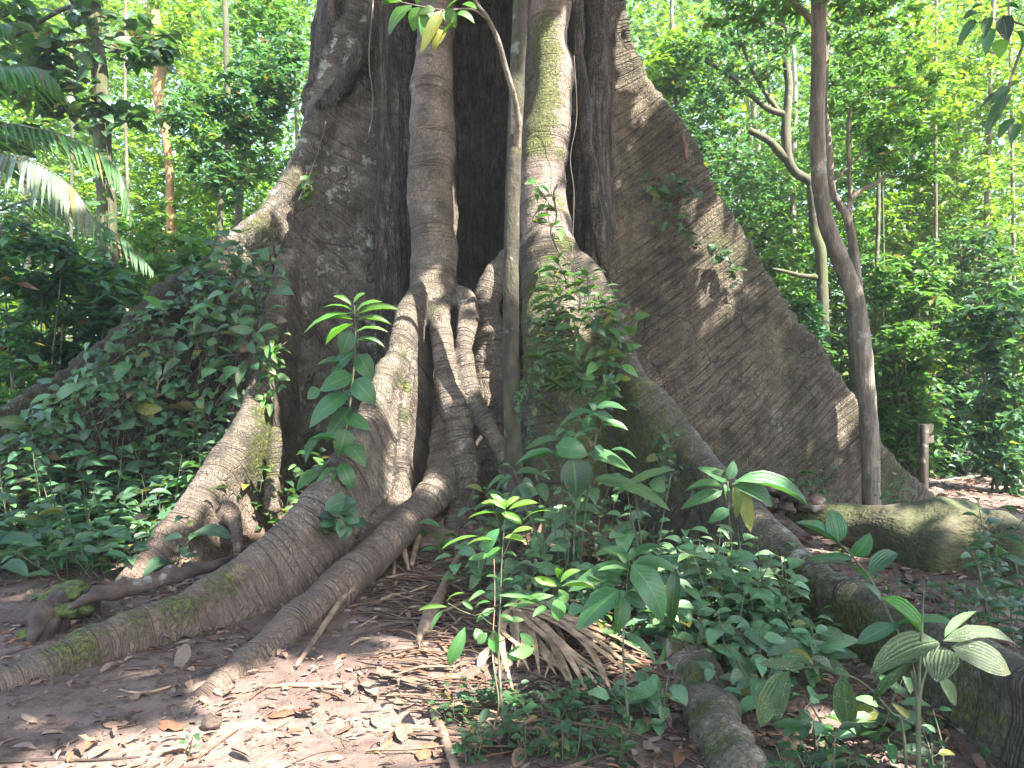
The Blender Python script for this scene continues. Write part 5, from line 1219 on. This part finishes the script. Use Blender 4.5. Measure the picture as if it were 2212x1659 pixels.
hero(gl, [(700, 940, 660, 1000, 40, -.1), (730, 1010, 690, 1080, 44, -.1), (750, 960, 790, 1010, 40, -.1), (690, 1020, 640, 1060, 36, -.1), (700, 900, 668, 870, 34, -.1), (758, 715, 738, 768, 40), (765, 760, 716, 822, 38), (775, 765, 806, 820, 44), (762, 810, 690, 845, 46), (765, 820, 812, 872, 50), (752, 850, 668, 925, 46), (760, 880, 705, 955, 44), (748, 925, 730, 985, 46), (725, 950, 664, 952, 26), (745, 900, 800, 930, 40), (722, 990, 690, 1058, 44), (735, 1000, 760, 1060, 36), (690, 840, 664, 862, 30), (740, 780, 672, 800, 40), (770, 850, 720, 880, 44), (715, 1010, 650, 1050, 34)], 5.72, 'ovate', (.036, .105, .034))
gs.build('stem', M['stem'], t); gl.build('foliage', M['leaf'], t)

# broad-leaved plants in front of the mossy column
t = thing('broad_leaved_plant', 'dark broad-leaved plant with one huge oval leaf in front of the mossy column', 'plant', gp(1240, 5.4)); gl, gs = Geo(), Geo()
for u, v in ((1210, 1000), (1290, 930), (1250, 1010), (1180, 1060), (1110, 1060)):
    b = gp(1230 + (u - 1230) * .3, 5.4); tube(gs, [b - [0, 0, .03], (b + P(u, v, 5.3)) / 2 + [0, 0, .1], P(u, v, 5.3)], [.008, .006, .004], 6, 5)
hero(gl, [(1500, 1310, 1520, 1580, 240, .0, (.022, .062, .03)), (1600, 1290, 1890, 1410, 230, .0, (.05, .12, .05)), (1390, 1240, 1600, 1300, 150), (1640, 1030, 1800, 1115, 150), (1640, 1010, 1410, 1120, 80), (1650, 990, 1850, 1010, 90), (1600, 1050, 1580, 1160, 110), (1420, 1190, 1190, 1260, 70), (1380, 1280, 1500, 1310, 60), (1390, 1290, 1130, 1360, 70), (1650, 1010, 1600, 960, 60), (1700, 1100, 1860, 1140, 90),
          (1060, 1430, 940, 1530, 100), (1120, 1440, 1000, 1540, 60), (1130, 1420, 1330, 1450, 70), (1170, 1500, 1200, 1620, 110), (1200, 1520, 1090, 1600, 90), (1060, 1560, 950, 1610, 100), (1280, 1480, 1330, 1600, 90), (1340, 1420, 1290, 1310, 80), (1640, 1240, 1700, 1320, 90), (1560, 1150, 1680, 1140, 60), (1520, 1160, 1430, 1200, 80), (1750, 1260, 1910, 1320, 110), (1450, 1130, 1390, 1180, 60)], 5.3, 'ovate', (.040, .110, .045), (1, 1))
gs.build('stem', M['stem'], t); gl.build('foliage', M['leaf'], t)
t = thing('pleated_leaf_plant', 'plant with crossing striped pleated leaves on the right root', 'plant', gp(1400, 5.15)); gl, gs = Geo(), Geo()
for u, v in ((1370, 1045), (1450, 1020), (1350, 1040)):
    b = gp(1400, 5.2); tube(gs, [b - [0, 0, .03], (b + P(u, v, 5.1)) / 2, P(u, v, 5.1)], [.008, .006, .004], 6, 5)
hero(gl, [(2165, 1390, 1770, 1560, 110, .0, (.09, .16, .05)), (1640, 1455, 2130, 1660, 100, .0, (.06, .15, .04)), (1850, 1470, 1640, 1450, 60), (1990, 1480, 2100, 1530, 120)], 5.05, 'broad', (.05, .13, .04), (1, 1))
gs.build('stem', M['stem'], t); gl.build('foliage', M['leaf_pleat'], t)
t = thing('hanging_leaf_plant', 'plant with a long pleated leaf and yellowing leaves hanging over the root', 'plant', gp(1590, 5.15)); gl, gs = Geo(), Geo()
tube(gs, [gp(1590, 5.15) - [0, 0, .03], P(1575, 1120, 5.05), P(1572, 1040, 5.0)], [.009, .007, .004], 6, 5)
hero(gl, [(1586, 1040, 1750, 1100, 52, 0, (.05, .13, .05)), (1580, 1046, 1668, 1096, 60, 0, (.03, .09, .03))], 4.95, 'broad', MG)
hero(gl, [(1585, 1050, 1590, 1120, 24, 0, (.15, .19, .04)), (1605, 1055, 1622, 1150, 30, 0, (.16, .20, .05)), (1565, 1045, 1570, 1085, 22), (1570, 1040, 1505, 1010, 26), (1575, 1035, 1585, 995, 24), (1570, 1030, 1535, 1020, 22), (1560, 1050, 1480, 1060, 26), (1560, 1060, 1505, 1090, 28), (1550, 1060, 1470, 1100, 26), (1575, 1100, 1530, 1130, 26)], 4.95, 'ovate', (.05, .13, .05))
gs.build('stem', M['stem'], t); gl.build('foliage', M['leaf_pleat'], t)

# thin sapling in the middle foreground, its top in the sun
t = thing('sapling', 'thin tall sapling in the middle foreground with a sunlit glowing top', 'sapling', GP(1096, 1650)); gl, gs = Geo(), Geo()
b = gp(1098, 3.35)
tube(gs, [b - [0, 0, .05], P(*Q(1, 2, 1060, 1500), 3.36), P(*Q(1, 2, 1030, 1200), 3.38), P(*Q(1, 2, 1013, 900), 3.4), P(*Q(1, 2, 1025, 600), 3.4), P(*Q(1, 2, 1036, 300), 3.4), P(*Q(1, 2, 1060, 20), 3.4)], [.009, .0075, .006, .005, .004, .0035, .002], 8, 6)
g2_ = Geo(); tube(g2_, [gp(1060, 3.4) - [0, 0, .05], P(*Q(1, 2, 985, 1400), 3.38), P(*Q(1, 2, 1015, 1240), 3.36), P(*Q(1, 2, 975, 930), 3.37), P(*Q(1, 2, 990, 600), 3.4), P(*Q(1, 2, 985, 330), 3.4)], [.004, .004, .0035, .003, .002, .0015], 6, 6)
g2_.build('stem', M['palmdry'], t)['label'] = 'thin straw-coloured second stem'
for x0, y0, x1, y1 in ((1030, 330, 1110, 150), (1015, 620, 860, 690), (1020, 640, 1300, 560), (1015, 860, 1160, 780), (1000, 760, 900, 690), (860, 690, 690, 610)):
    tube(gs, [P(*Q(1, 2, x0, y0), 3.4), P(*Q(1, 2, (x0 + x1) / 2, (y0 + y1) / 2 + 8), 3.38), P(*Q(1, 2, x1, y1), 3.36)], [.0025, .002, .0012], 5, 4)
YL = (.10, .24, .03)
hero(gl, [(1010, 30, 820, 65, 50, 0, YL), (1030, 30, 1165, 105, 62, 0, YL), (1170, 75, 1385, 30, 55, 0, YL), (1020, 130, 930, 295, 90, 0, (.05, .15, .05)), (880, 180, 650, 262, 50, 0, YL), (1000, 210, 800, 245, 42, 0, YL), (1050, 190, 1190, 225, 56, 0, YL), (1100, 160, 1235, 130, 50, 0, YL), (1020, 290, 820, 330, 45), (1040, 290, 1130, 312, 30), (1050, 0, 960, -90, 50, 0, YL), (1055, 0, 1150, -70, 50, 0, YL), (1060, 0, 1040, -60, 40, 0, YL), (1060, 10, 900, -30, 46, 0, YL), (1080, 10, 1270, -30, 46, 0, YL),
          (690, 635, 500, 658, 34, 0, YL), (680, 600, 795, 545, 32, 0, YL), (670, 650, 575, 795, 52), (820, 600, 930, 540, 34), (860, 640, 960, 600, 40), (850, 650, 780, 600, 34), (900, 680, 1000, 650, 36), (1390, 500, 1240, 448, 62, 0, YL), (1400, 470, 1420, 400, 60), (1400, 520, 1450, 605, 70), (1370, 560, 1115, 645, 60), (1380, 570, 1400, 725, 110), (1290, 620, 1130, 590, 40), (1410, 480, 1540, 400, 56, 0, YL), (1420, 500, 1640, 520, 40), (1320, 640, 1230, 700, 44),
          (800, 760, 688, 1005, 90), (870, 770, 890, 860, 70), (990, 780, 1005, 935, 90), (1045, 975, 1240, 900, 90), (1150, 800, 1240, 880, 60), (1020, 460, 930, 440, 30), (1040, 470, 1110, 460, 26), (1010, 560, 1200, 570, 30), (1040, 630, 1150, 640, 30), (1020, 690, 1110, 720, 34), (960, 680, 870, 730, 40), (1040, 250, 930, 320, 44), (1040, 730, 1180, 720, 40), (940, 800, 880, 870, 60)], 3.38, 'lance', (.05, .14, .035), (1, 2))
gs.build('stem', M['stem'], t); gl.build('foliage', M['leaf'], t)
# big-leaved sapling
t = thing('sapling', 'sapling with large toothed hanging leaves right of the sunlit thin one', 'sapling', GP(1368, 1650)); gl, gs = Geo(), Geo()
b = gp(1366, 3.4)
tube(gs, [b - [0, 0, .05], P(*Q(1, 2, 1860, 1500), 3.42), P(*Q(1, 2, 1835, 1250), 3.45), P(*Q(1, 2, 1815, 1000), 3.5), P(*Q(1, 2, 1815, 760), 3.5), P(*Q(1, 2, 1838, 500), 3.5), P(*Q(1, 2, 1850, 320), 3.5)], [.010, .008, .007, .006, .005, .004, .003], 8, 6)
hero(gl, [(1865, 360, 2065, 735, 215, 0, (.055, .14, .06)), (1790, 525, 1515, 785, 190, 0, (.045, .125, .045)), (1790, 550, 1755, 815, 130), (1850, 330, 1685, 262, 80), (1870, 330, 2095, 255, 90), (1840, 365, 1460, 535, 130, 0, (.055, .15, .05)), (1810, 480, 1580, 425, 90), (1840, 340, 1770, 290, 60), (2150, 385, 2125, 765, 100, 0, (.02, .06, .02)), (1860, 370, 2200, 450, 110), (1850, 400, 1650, 400, 80), (1820, 560, 1960, 640, 120, 0, (.03, .085, .03)), (1830, 430, 1990, 560, 110, 0, (.03, .085, .03)), (1815, 800, 2030, 1010, 60), (1850, 340, 1880, 250, 50), (1980, 1090, 2050, 1190, 110), (2070, 880, 1990, 1000, 80)], 3.5, 'ovate', (.045, .125, .045), (1, 2))
gs.build('stem', M['stem'], t); gl.build('foliage', M['leaf'], t)

# low herbs, bottom centre
HERBS = [(1000, 1560, 'low dark herb patch left of the two thin sapling stems'), (1060, 1535, 'herb tuft hugging the thin sapling stems'), (1120, 1540, 'herb patch right of the thin sapling stems'), (1175, 1560, 'herb tuft in the middle of the dark patch'), (1150, 1640, 'light herb rosette at the bottom edge'), (1240, 1560, 'herb tuft at the right end of the dark patch'), (1290, 1520, 'herb sprig under the dry frond tips'), (1330, 1640, 'herb near the foot of the big-leaved sapling'), (1010, 1640, 'herb beside the thick stalk at the bottom'), (1100, 1600, 'herb tuft in front of the thin sapling stems'), (1220, 1650, 'herb at the bottom edge between the saplings'), (1265, 1620, 'little herb amid dry leaves between the saplings')]
for u, v, lab in HERBS:
    bush(lab, GP(u, v), rstems(6, .075, .17, 7), size=.062, tp='ovate', aspect=.52, col=(.034, .085, .034), petiole=.018, name='herb', r=.002)
# small herbs scattered on path edges
for u, v, lab in ((120, 1225, 'young plant with a hanging leaf above the mossy stump'), (345, 1165, 'bright little plant beside the striped root'), (85, 1300, 'small fern-like plant left of the mossy stump'), (600, 1262, 'tiny seedling on the flank of the long root'), (625, 1075, 'seedling between the two left roots'), (395, 1640, 'grass-like seedling on the sunny path'), (900, 1180, 'plant sprouting at the foot of the roots'), (960, 1215, 'leafy sprig left of the pale canes')):
    hh = .30 if 'young' in lab or 'bright' in lab or 'plant spr' in lab or 'sprig' in lab else .10
    bush(lab, GP(u, v), rstems(2 if hh > .2 else 1, .05, hh, 7), size=.15 if hh > .2 else .05, tp='lance', aspect=.38, col=(.045, .13, .04), petiole=.02, name='seedling', r=.003)
# shrubs on the right-hand root
for u, Y, h, k, n, s, lab in ((1100, 5.9, .5, 6, 8, .12, 'dark leafy clump around the foot of the slender tree'), (1180, 5.75, .75, 6, 9, .13, 'leafy clump right beside the slender tree'), (1290, 5.6, .7, 6, 9, .13, 'leafy clump under the huge oval leaf'), (1390, 5.4, .65, 6, 9, .13, 'leafy clump below the striped pleated leaves'), (1040, 5.3, .35, 5, 7, .11, 'low leafy plant left of the slender tree foot'), (1120, 4.9, .30, 5, 7, .11, 'low leafy plant behind the sunlit sapling'), (1230, 4.75, .34, 5, 8, .11, 'low dark plant above the dry frond'), (1450, 4.4, .40, 6, 8, .12, 'leafy plant between the big-leaved sapling and the thicket'), (1740, 4.0, .42, 5, 8, .12, 'leafy plant against the dark face of the right root'), (1850, 3.3, .26, 4, 7, .11, 'leafy plant between the two palm seedlings'), (1420, 3.5, .24, 5, 7, .10, 'low leafy plant right of the big-leaved sapling stem'), (1530, 5.3, .55, 6, 9, .12, 'leafy plant below the yellowing hanging leaves'), (1640, 4.9, .45, 6, 9, .12, 'leafy plant spilling over the crest of the right root'), (1480, 4.75, .55, 7, 9, .11, 'hole-eaten shrub at the upper left of the right-hand thicket'), (1550, 4.6, .60, 8, 10, .11, 'shrub with pocked oval leaves in the middle of the right-hand thicket'), (1620, 4.45, .62, 8, 10, .11, 'dense shrub leaning on the right root'), (1690, 4.45, .5, 6, 9, .11, 'shrub nearest the dark face of the right root'), (1500, 4.2, .38, 6, 8, .10, 'shrub behind the short round root'), (1590, 4.1, .40, 6, 8, .10, 'shrub between the short round root and the dark root face'),
                             (1430, 5.0, .45, 5, 8, .12, 'shrub in front of the mossy fin at its low end'), (1650, 3.6, .30, 5, 7, .09, 'low shrub right of the short round root'), (1300, 4.9, .40, 5, 8, .12, 'dark shrub at the foot of the mossy column'), (1180, 5.1, .45, 5, 8, .12, 'shrub at the foot of the slender tree')):
    bush(lab, gp(u, Y), rstems(k, .15, h, n), size=s * 1.45, tp='ovate', aspect=.54, col=(.095, .185, .090), petiole=.045, name='shrub', cat='shrub', leaf='leaf_spot', droop=(-.5, .25))  # leaf green lightened to carry the sheen of the sky
for u, Y, h, k, n, s, lab in ((2160, 4.9, .55, 6, 9, .12, 'leafy shrub at the right edge before the mossy log'), (2200, 4.3, .50, 5, 8, .14, 'glossy shrub cut by the right edge'), (2120, 4.6, .35, 5, 7, .10, 'pale small shrub left of the glossy right-edge shrub'), (2190, 5.6, .75, 4, 9, .16, 'tall dark-leaved plant at the right edge over the log'), (2060, 5.0, .28, 4, 6, .09, 'little greyish plant on the dark soil by the log'), (1800, 2.95, .22, 4, 6, .11, 'herb in the shade at the bottom right of the short root'), (2050, 2.9, .30, 3, 6, .08, 'thin pale herb in front of the right root'), (1720, 2.95, .2, 4, 5, .10, 'herb at the bottom edge right of the short round root')):
    bush(lab, gp(u, Y), rstems(k, .12, h, n), size=s, tp='ovate' if s < .14 else 'lance', aspect=.45, col=(.036, .095, .040), petiole=.03, name='shrub', cat='shrub')
for u, Y, h, lab in ((1770, 9.0, .6, 'small plant at the base of the great buttress, left of its kinked neighbour tree'), (1720, 8.9, .5, 'seedling below the middle of the great buttress'), (1935, 8.7, .6, 'plant right of the kinked tree by the buttress tip'), (1985, 7.6, .35, 'pale sprig behind the mossy log'), (1545, 7.0, .8, 'round-leaved climber seedling before the great buttress')):
    bush(lab, gp(u, Y), rstems(3, .12, h, 8), size=.13, tp='ovate', aspect=.42, col=(.04, .11, .04), name='seedling')

# palm seedlings and ribbed leaves, lower right
t = thing('palm_seedling', 'palm seedling with wide pale pleated leaves at the lower right', 'palm', gp(1985, 2.75)); gl, gs = Geo(), Geo(); b = gp(1985, 2.78)
for pts in (((1660, 870), (1570, 1050), (1525, 1300)), ((1470, 1030), (1510, 1200), (1520, 1350)), ((1480, 960), (1510, 1150), (1522, 1300))):
    tube(gs, [P(*Q(2, 2, *pts[0]), 2.9), P(*Q(2, 2, *pts[1]), 2.85), P(*Q(2, 2, *pts[2]), 2.82), b - [0, 0, .05]], [.004, .006, .008, .010], 7, 6)
tube(gs, [P(*Q(2, 2, 1562, 470), 2.88), P(*Q(2, 2, 1545, 800), 2.86), P(*Q(2, 2, 1530, 1100), 2.84), b - [0, 0, .05]], [.001, .004, .006, .009], 7, 6)
PL = (.085, .125, .060)
hero(gl, [(1655, 860, 1215, 1060, 190, -.05, PL), (1680, 850, 2165, 890, 120, .1, PL), (1735, 885, 2115, 1065, 190, -.05, PL), (1690, 890, 1640, 1120, 200, -.1, PL), (1690, 830, 1895, 660, 70, .1, PL), (1650, 1090, 1765, 1265, 110, .05, PL), (1545, 975, 1225, 1130, 110, .1, (.05, .085, .04)), (1500, 990, 1230, 1240, 70, .1, (.05, .085, .04)), (1480, 950, 1560, 1030, 80, .1, PL)], 2.88, 'broad', PL, (2, 2), .02)
gs.build('stalk', M['stem'], t); gl.build('foliage', M['leaf_pale'], t)
t = thing('palm_seedling', 'palm seedling with one drooping arched spray of mottled leaves', 'palm', gp(1960, 2.95)); gl, gs = Geo(), Geo()
tube(gs, [gp(1962, 2.95) - [0, 0, .04]] + [P(*Q(2, 2, x, y), 2.98) for x, y in ((1420, 1390), (1350, 1310), (1180, 1130), (1000, 1040), (850, 1020), (740, 1025))], [.007, .006, .005, .004, .003, .0025, .002], 7, 6)
hero(gl, [(745, 1025, 495, 1000, 80), (700, 1040, 508, 1400, 170), (690, 1050, 620, 1375, 90), (845, 1018, 665, 965, 75), (975, 1035, 835, 960, 80), (1040, 1060, 1075, 1405, 160), (980, 1030, 1095, 1085, 46), (850, 1020, 850, 1120, 70, .1, (.05, .08, .035))], 2.98, 'broad', (.075, .115, .050), (2, 2), .02)
gs.build('stalk', M['stem'], t); gl.build('foliage', M['leaf_pale'], t)
t = thing('ribbed_leaf_plant', 'plant with upright ribbed green leaves leaning over the right root', 'plant', gp(1965, 3.6)); gl, gs = Geo(), Geo()
tube(gs, [P(*Q(2, 2, x, y), Y) for x, y, Y in ((1010, 220, 3.7), (1100, 310, 3.68), (1220, 465, 3.66), (1350, 720, 3.64), (1400, 840, 3.62))] + [gp(1965, 3.6) - [0, 0, .04]], [.003, .004, .005, .006, .007, .008], 7, 6)
RL = (.040, .115, .055)
hero(gl, [(1010, 230, 735, 95, 110), (1010, 222, 965, 5, 140), (1100, 312, 1215, 160, 120), (1110, 320, 815, 332, 58), (1210, 430, 1385, 285, 130), (1220, 470, 875, 365, 120), (1285, 575, 1560, 825, 150, 0, (.05, .16, .025)), (1290, 600, 1145, 470, 70), (1375, 745, 1775, 755, 60, 0, (.05, .15, .05)), (1365, 750, 1130, 870, 110), (1350, 800, 1360, 720, 120)], 3.62, 'broad', RL, (2, 2), .03)
gs.build('stalk', M['stem'], t); gl.build('foliage', M['leaf_pleat'], t)
bush('four-leaved seedling at the bottom right in front of the dark root', GP(*Q(2, 2, 1330, 1620)), [(0, 0, .10, 5)], size=.14, tp='ovate', aspect=.42, col=(.035, .11, .035), name='seedling')
bush('broad-leaved seedling under the drooping palm spray', GP(*Q(2, 2, 850, 1590)), [(0, 0, .14, 6)], size=.13, tp='ovate', aspect=.5, col=(.035, .11, .035), name='seedling')

# overhanging leafy branch, upper right corner
t = thing('overhanging_branch', 'overhanging branch of big dark leaves in the upper right corner', 'branch', P(2260, 100, 5.0)); gl, gs = Geo(), Geo()
tube(gs, [P(2330, -60, 5.2), P(2230, 60, 5.0), P(2180, 180, 4.9), P(2170, 230, 4.85)], [.016, .012, .008, .004], 7, 5); tube(gs, [P(2230, 60, 5.0), P(2160, 40, 4.95), P(2110, 50, 4.9)], [.008, .006, .003], 6, 4)
hero(gl, [(1990, 110, 1960, 250, 70), (1930, 80, 1820, 130, 70), (1900, 120, 1780, 310, 60), (2080, 100, 2110, 270, 110, 0, (.015, .035, .02)), (2000, 180, 1970, 360, 80), (2060, 250, 2060, 380, 90, 0, YG), (2160, 200, 2190, 340, 80), (2120, 560, 1990, 680, 70), (2130, 600, 2060, 760, 90, 0, BG), (2080, 640, 1960, 890, 70, 0, DG), (2150, 760, 2050, 900, 90), (2190, 720, 2190, 920, 100, 0, YG), (2130, 560, 2200, 520, 50, 0, YG), (2170, 800, 2130, 930, 80), (1880, 60, 1960, 30, 40), (2050, 60, 2190, 60, 60), (2080, 600, 1930, 700, 40)], 4.9, 'ovate', (.040, .105, .045), (2, 0))
gs.build('stem', M['twig'], t); gl.build('foliage', M['leaf'], t)

# palm at the left edge with arching fronds
t = thing('palm', 'palm reaching in from the left edge with arching fronds', 'palm', gp(-90, 5.6)); 
g = Geo(); b = gp(-90, 5.6); tube(g, [b - [0, 0, .1], P(-95, 900, 5.6), P(-95, 620, 5.6), P(-90, 480, 5.55)], [.06, .05, .045, .03], 10, 5, noise=.05); g.build('stem', M['tree_b'], t)
def frond(pts, Y, w, L0_, col, dn=1.0, n=30, label=None):
    wp = crom([P(p[0], p[1], p[2] if len(p) > 2 else Y) for p in pts], 10); g = Geo()
    tube(g, [P(p[0], p[1], p[2] if len(p) > 2 else Y) for p in pts], np.linspace(.010, .003, len(pts)), 7, 6, col)
    o = g.build('frond', M['stem'], t); g = Geo()
    tt = np.linspace(.16, .99, n)
    for s in (-1, 1):
        for x in tt:
            f = x * (len(wp) - 1); i = min(int(f), len(wp) - 2); p = wp[i] + (f - i) * (wp[i + 1] - wp[i]); tan = nrm(wp[min(i + 1, len(wp) - 1)] - wp[max(i - 1, 0)])
            side = nrm(np.cross(tan, [0, 0, 1])) * s
            d = nrm(side * .75 + tan * (.55 + .5 * x) + np.array([0, 0, -.75 * dn]) + rng.normal(0, .06, 3))
            ln = L0_ * (math.sin(math.pi * min(x * .85 + .12, 1)) ** .6) * rng.uniform(.9, 1.08)
            m = 7; q = np.linspace(0, 1, m); drop = np.array([0, 0, -1]) * (q ** 2)[:, None] * ln * .30 * dn
            ctr = p + d * (q * ln)[:, None] + drop
            wd = w * np.clip(.45 + q * 4, 0, 1) * (1 - q ** 2.5)
            sv = nrm(np.cross(d, np.cross(tan, d)))
            nn = nrm(np.cross(d, sv))
            V = np.concatenate([ctr - sv * wd[:, None] + nn * (wd * .25)[:, None], ctr, ctr + sv * wd[:, None] + nn * (wd * .25)[:, None]])
            ii_ = np.arange(m - 1); qd = np.concatenate([np.stack([ii_, ii_ + 1, m + ii_ + 1, m + ii_], -1), np.stack([m + ii_, m + ii_ + 1, 2 * m + ii_ + 1, 2 * m + ii_], -1)])
            uv = np.concatenate([np.stack([-np.ones(m), q], -1), np.stack([0 * q, q], -1), np.stack([np.ones(m), q], -1)])
            g.add(V, qd, None, uv, gcol(1, col, .12)[0])
    sub_of(g.build('leaflets', M['leaf_spot'] if label else M['leaf'], t), o)
    if label: o['label'] = label
frond([(-90, 460), (-30, 345, 5.4), (60, 345, 5.3), (150, 400, 5.2), (205, 480, 5.15)], 5.3, .016, .40, (.13, .17, .12), .9, 38, 'dull grey-green frond with broad leaflets')
frond([(-90, 470), (-20, 285, 5.6), (90, 280, 5.6), (190, 315, 5.6), (255, 370, 5.6), (285, 470, 5.6)], 5.6, .011, .34, (.05, .13, .04), .8, 34)
frond([(-90, 450), (-40, 175, 5.8), (30, 145, 5.8), (90, 150, 5.8), (125, 180, 5.8)], 5.8, .014, .36, (.05, .15, .03), .9, 26)
frond([(-90, 440), (-70, 100, 5.5), (-30, 40, 5.5), (20, 60, 5.5)], 5.5, .014, .3, (.06, .14, .06), .9, 20)
frond([(-60, 480), (80, 430, 5.9), (190, 470, 5.9), (270, 520, 5.9), (330, 585, 5.9)], 5.9, .011, .26, (.045, .12, .05), .9, 28)

# ground cover too dense to count: small plants between the named ones
def cover():
    gl = Geo()
    for box, n, s, hh in (((-5.8, -1.75, 6.0, 8.2), 1500, (.06, .20), 0.8), ((4.3, 12.0, 12.2, 16.0), 4200, (.08, .16), .8), ((-9, -3, 8.4, 13), 4200, (.10, .22), 1.8), ((.45, 2.2, 4.3, 6.4), 900, (.04, .09), .25), ((1.2, 3.0, 2.7, 4.0), 260, (.04, .08), .12), ((2.2, 4.6, 5.4, 7.0), 120, (.05, .09), .12)):
        x0, x1, y0, y1 = box
        c = lay(n // 8, x0, x1, y0, y1); k = len(c) * 8
        if x1 < -1.7 and y1 < 8.5:   # stay behind the striped root and off the bare soil
            c = c[(c[:, 0] < -1.75 - (7.4 - c[:, 1]) * .70)]; k = len(c) * 8
        p = np.repeat(c, 8, 0) + rng.normal(0, .07, (k, 3)) * np.array([1, 1, 0]); p[:, 2] += rng.uniform(.02, hh, k) * np.repeat(rng.uniform(.3, 1, len(c)), 8)
        leaves(gl, 'ovate_lo', p, rdir(k, -.5, .4), rup(k, .4), rng.uniform(*s, k), rng.uniform(*s, k) * .5, gcol(k, None, .3))
    tag(gl.build('ground_cover', M['leaf']), kind='stuff')
cover()
# ------------------------------------------------------------------ haze of the humid air
def build_haze():
    g = Geo()
    V = [(x, y, z) for z in (-1.4, 33.0) for x, y in ((-160, -160), (160, -160), (160, 160), (-160, 160))]
    g.add(V, [(3, 2, 1, 0), (4, 5, 6, 7), (0, 1, 5, 4), (1, 2, 6, 5), (2, 3, 7, 6), (3, 0, 4, 7)])
    m = bpy.data.materials.new('forest_air'); m.use_nodes = True; nt = m.node_tree
    nt.nodes.remove(nt.nodes['Principled BSDF']); vol = nt.nodes.new('ShaderNodeVolumePrincipled')
    vol.inputs['Color'].default_value = (.92, .95, .92, 1); vol.inputs['Density'].default_value = 0.0026
    vol.inputs['Anisotropy'].default_value = 0.3
    nt.links.new(vol.outputs[0], nt.nodes['Material Output'].inputs['Volume'])
    tag(g.build('haze', m, None, False), kind='stuff')
build_haze()
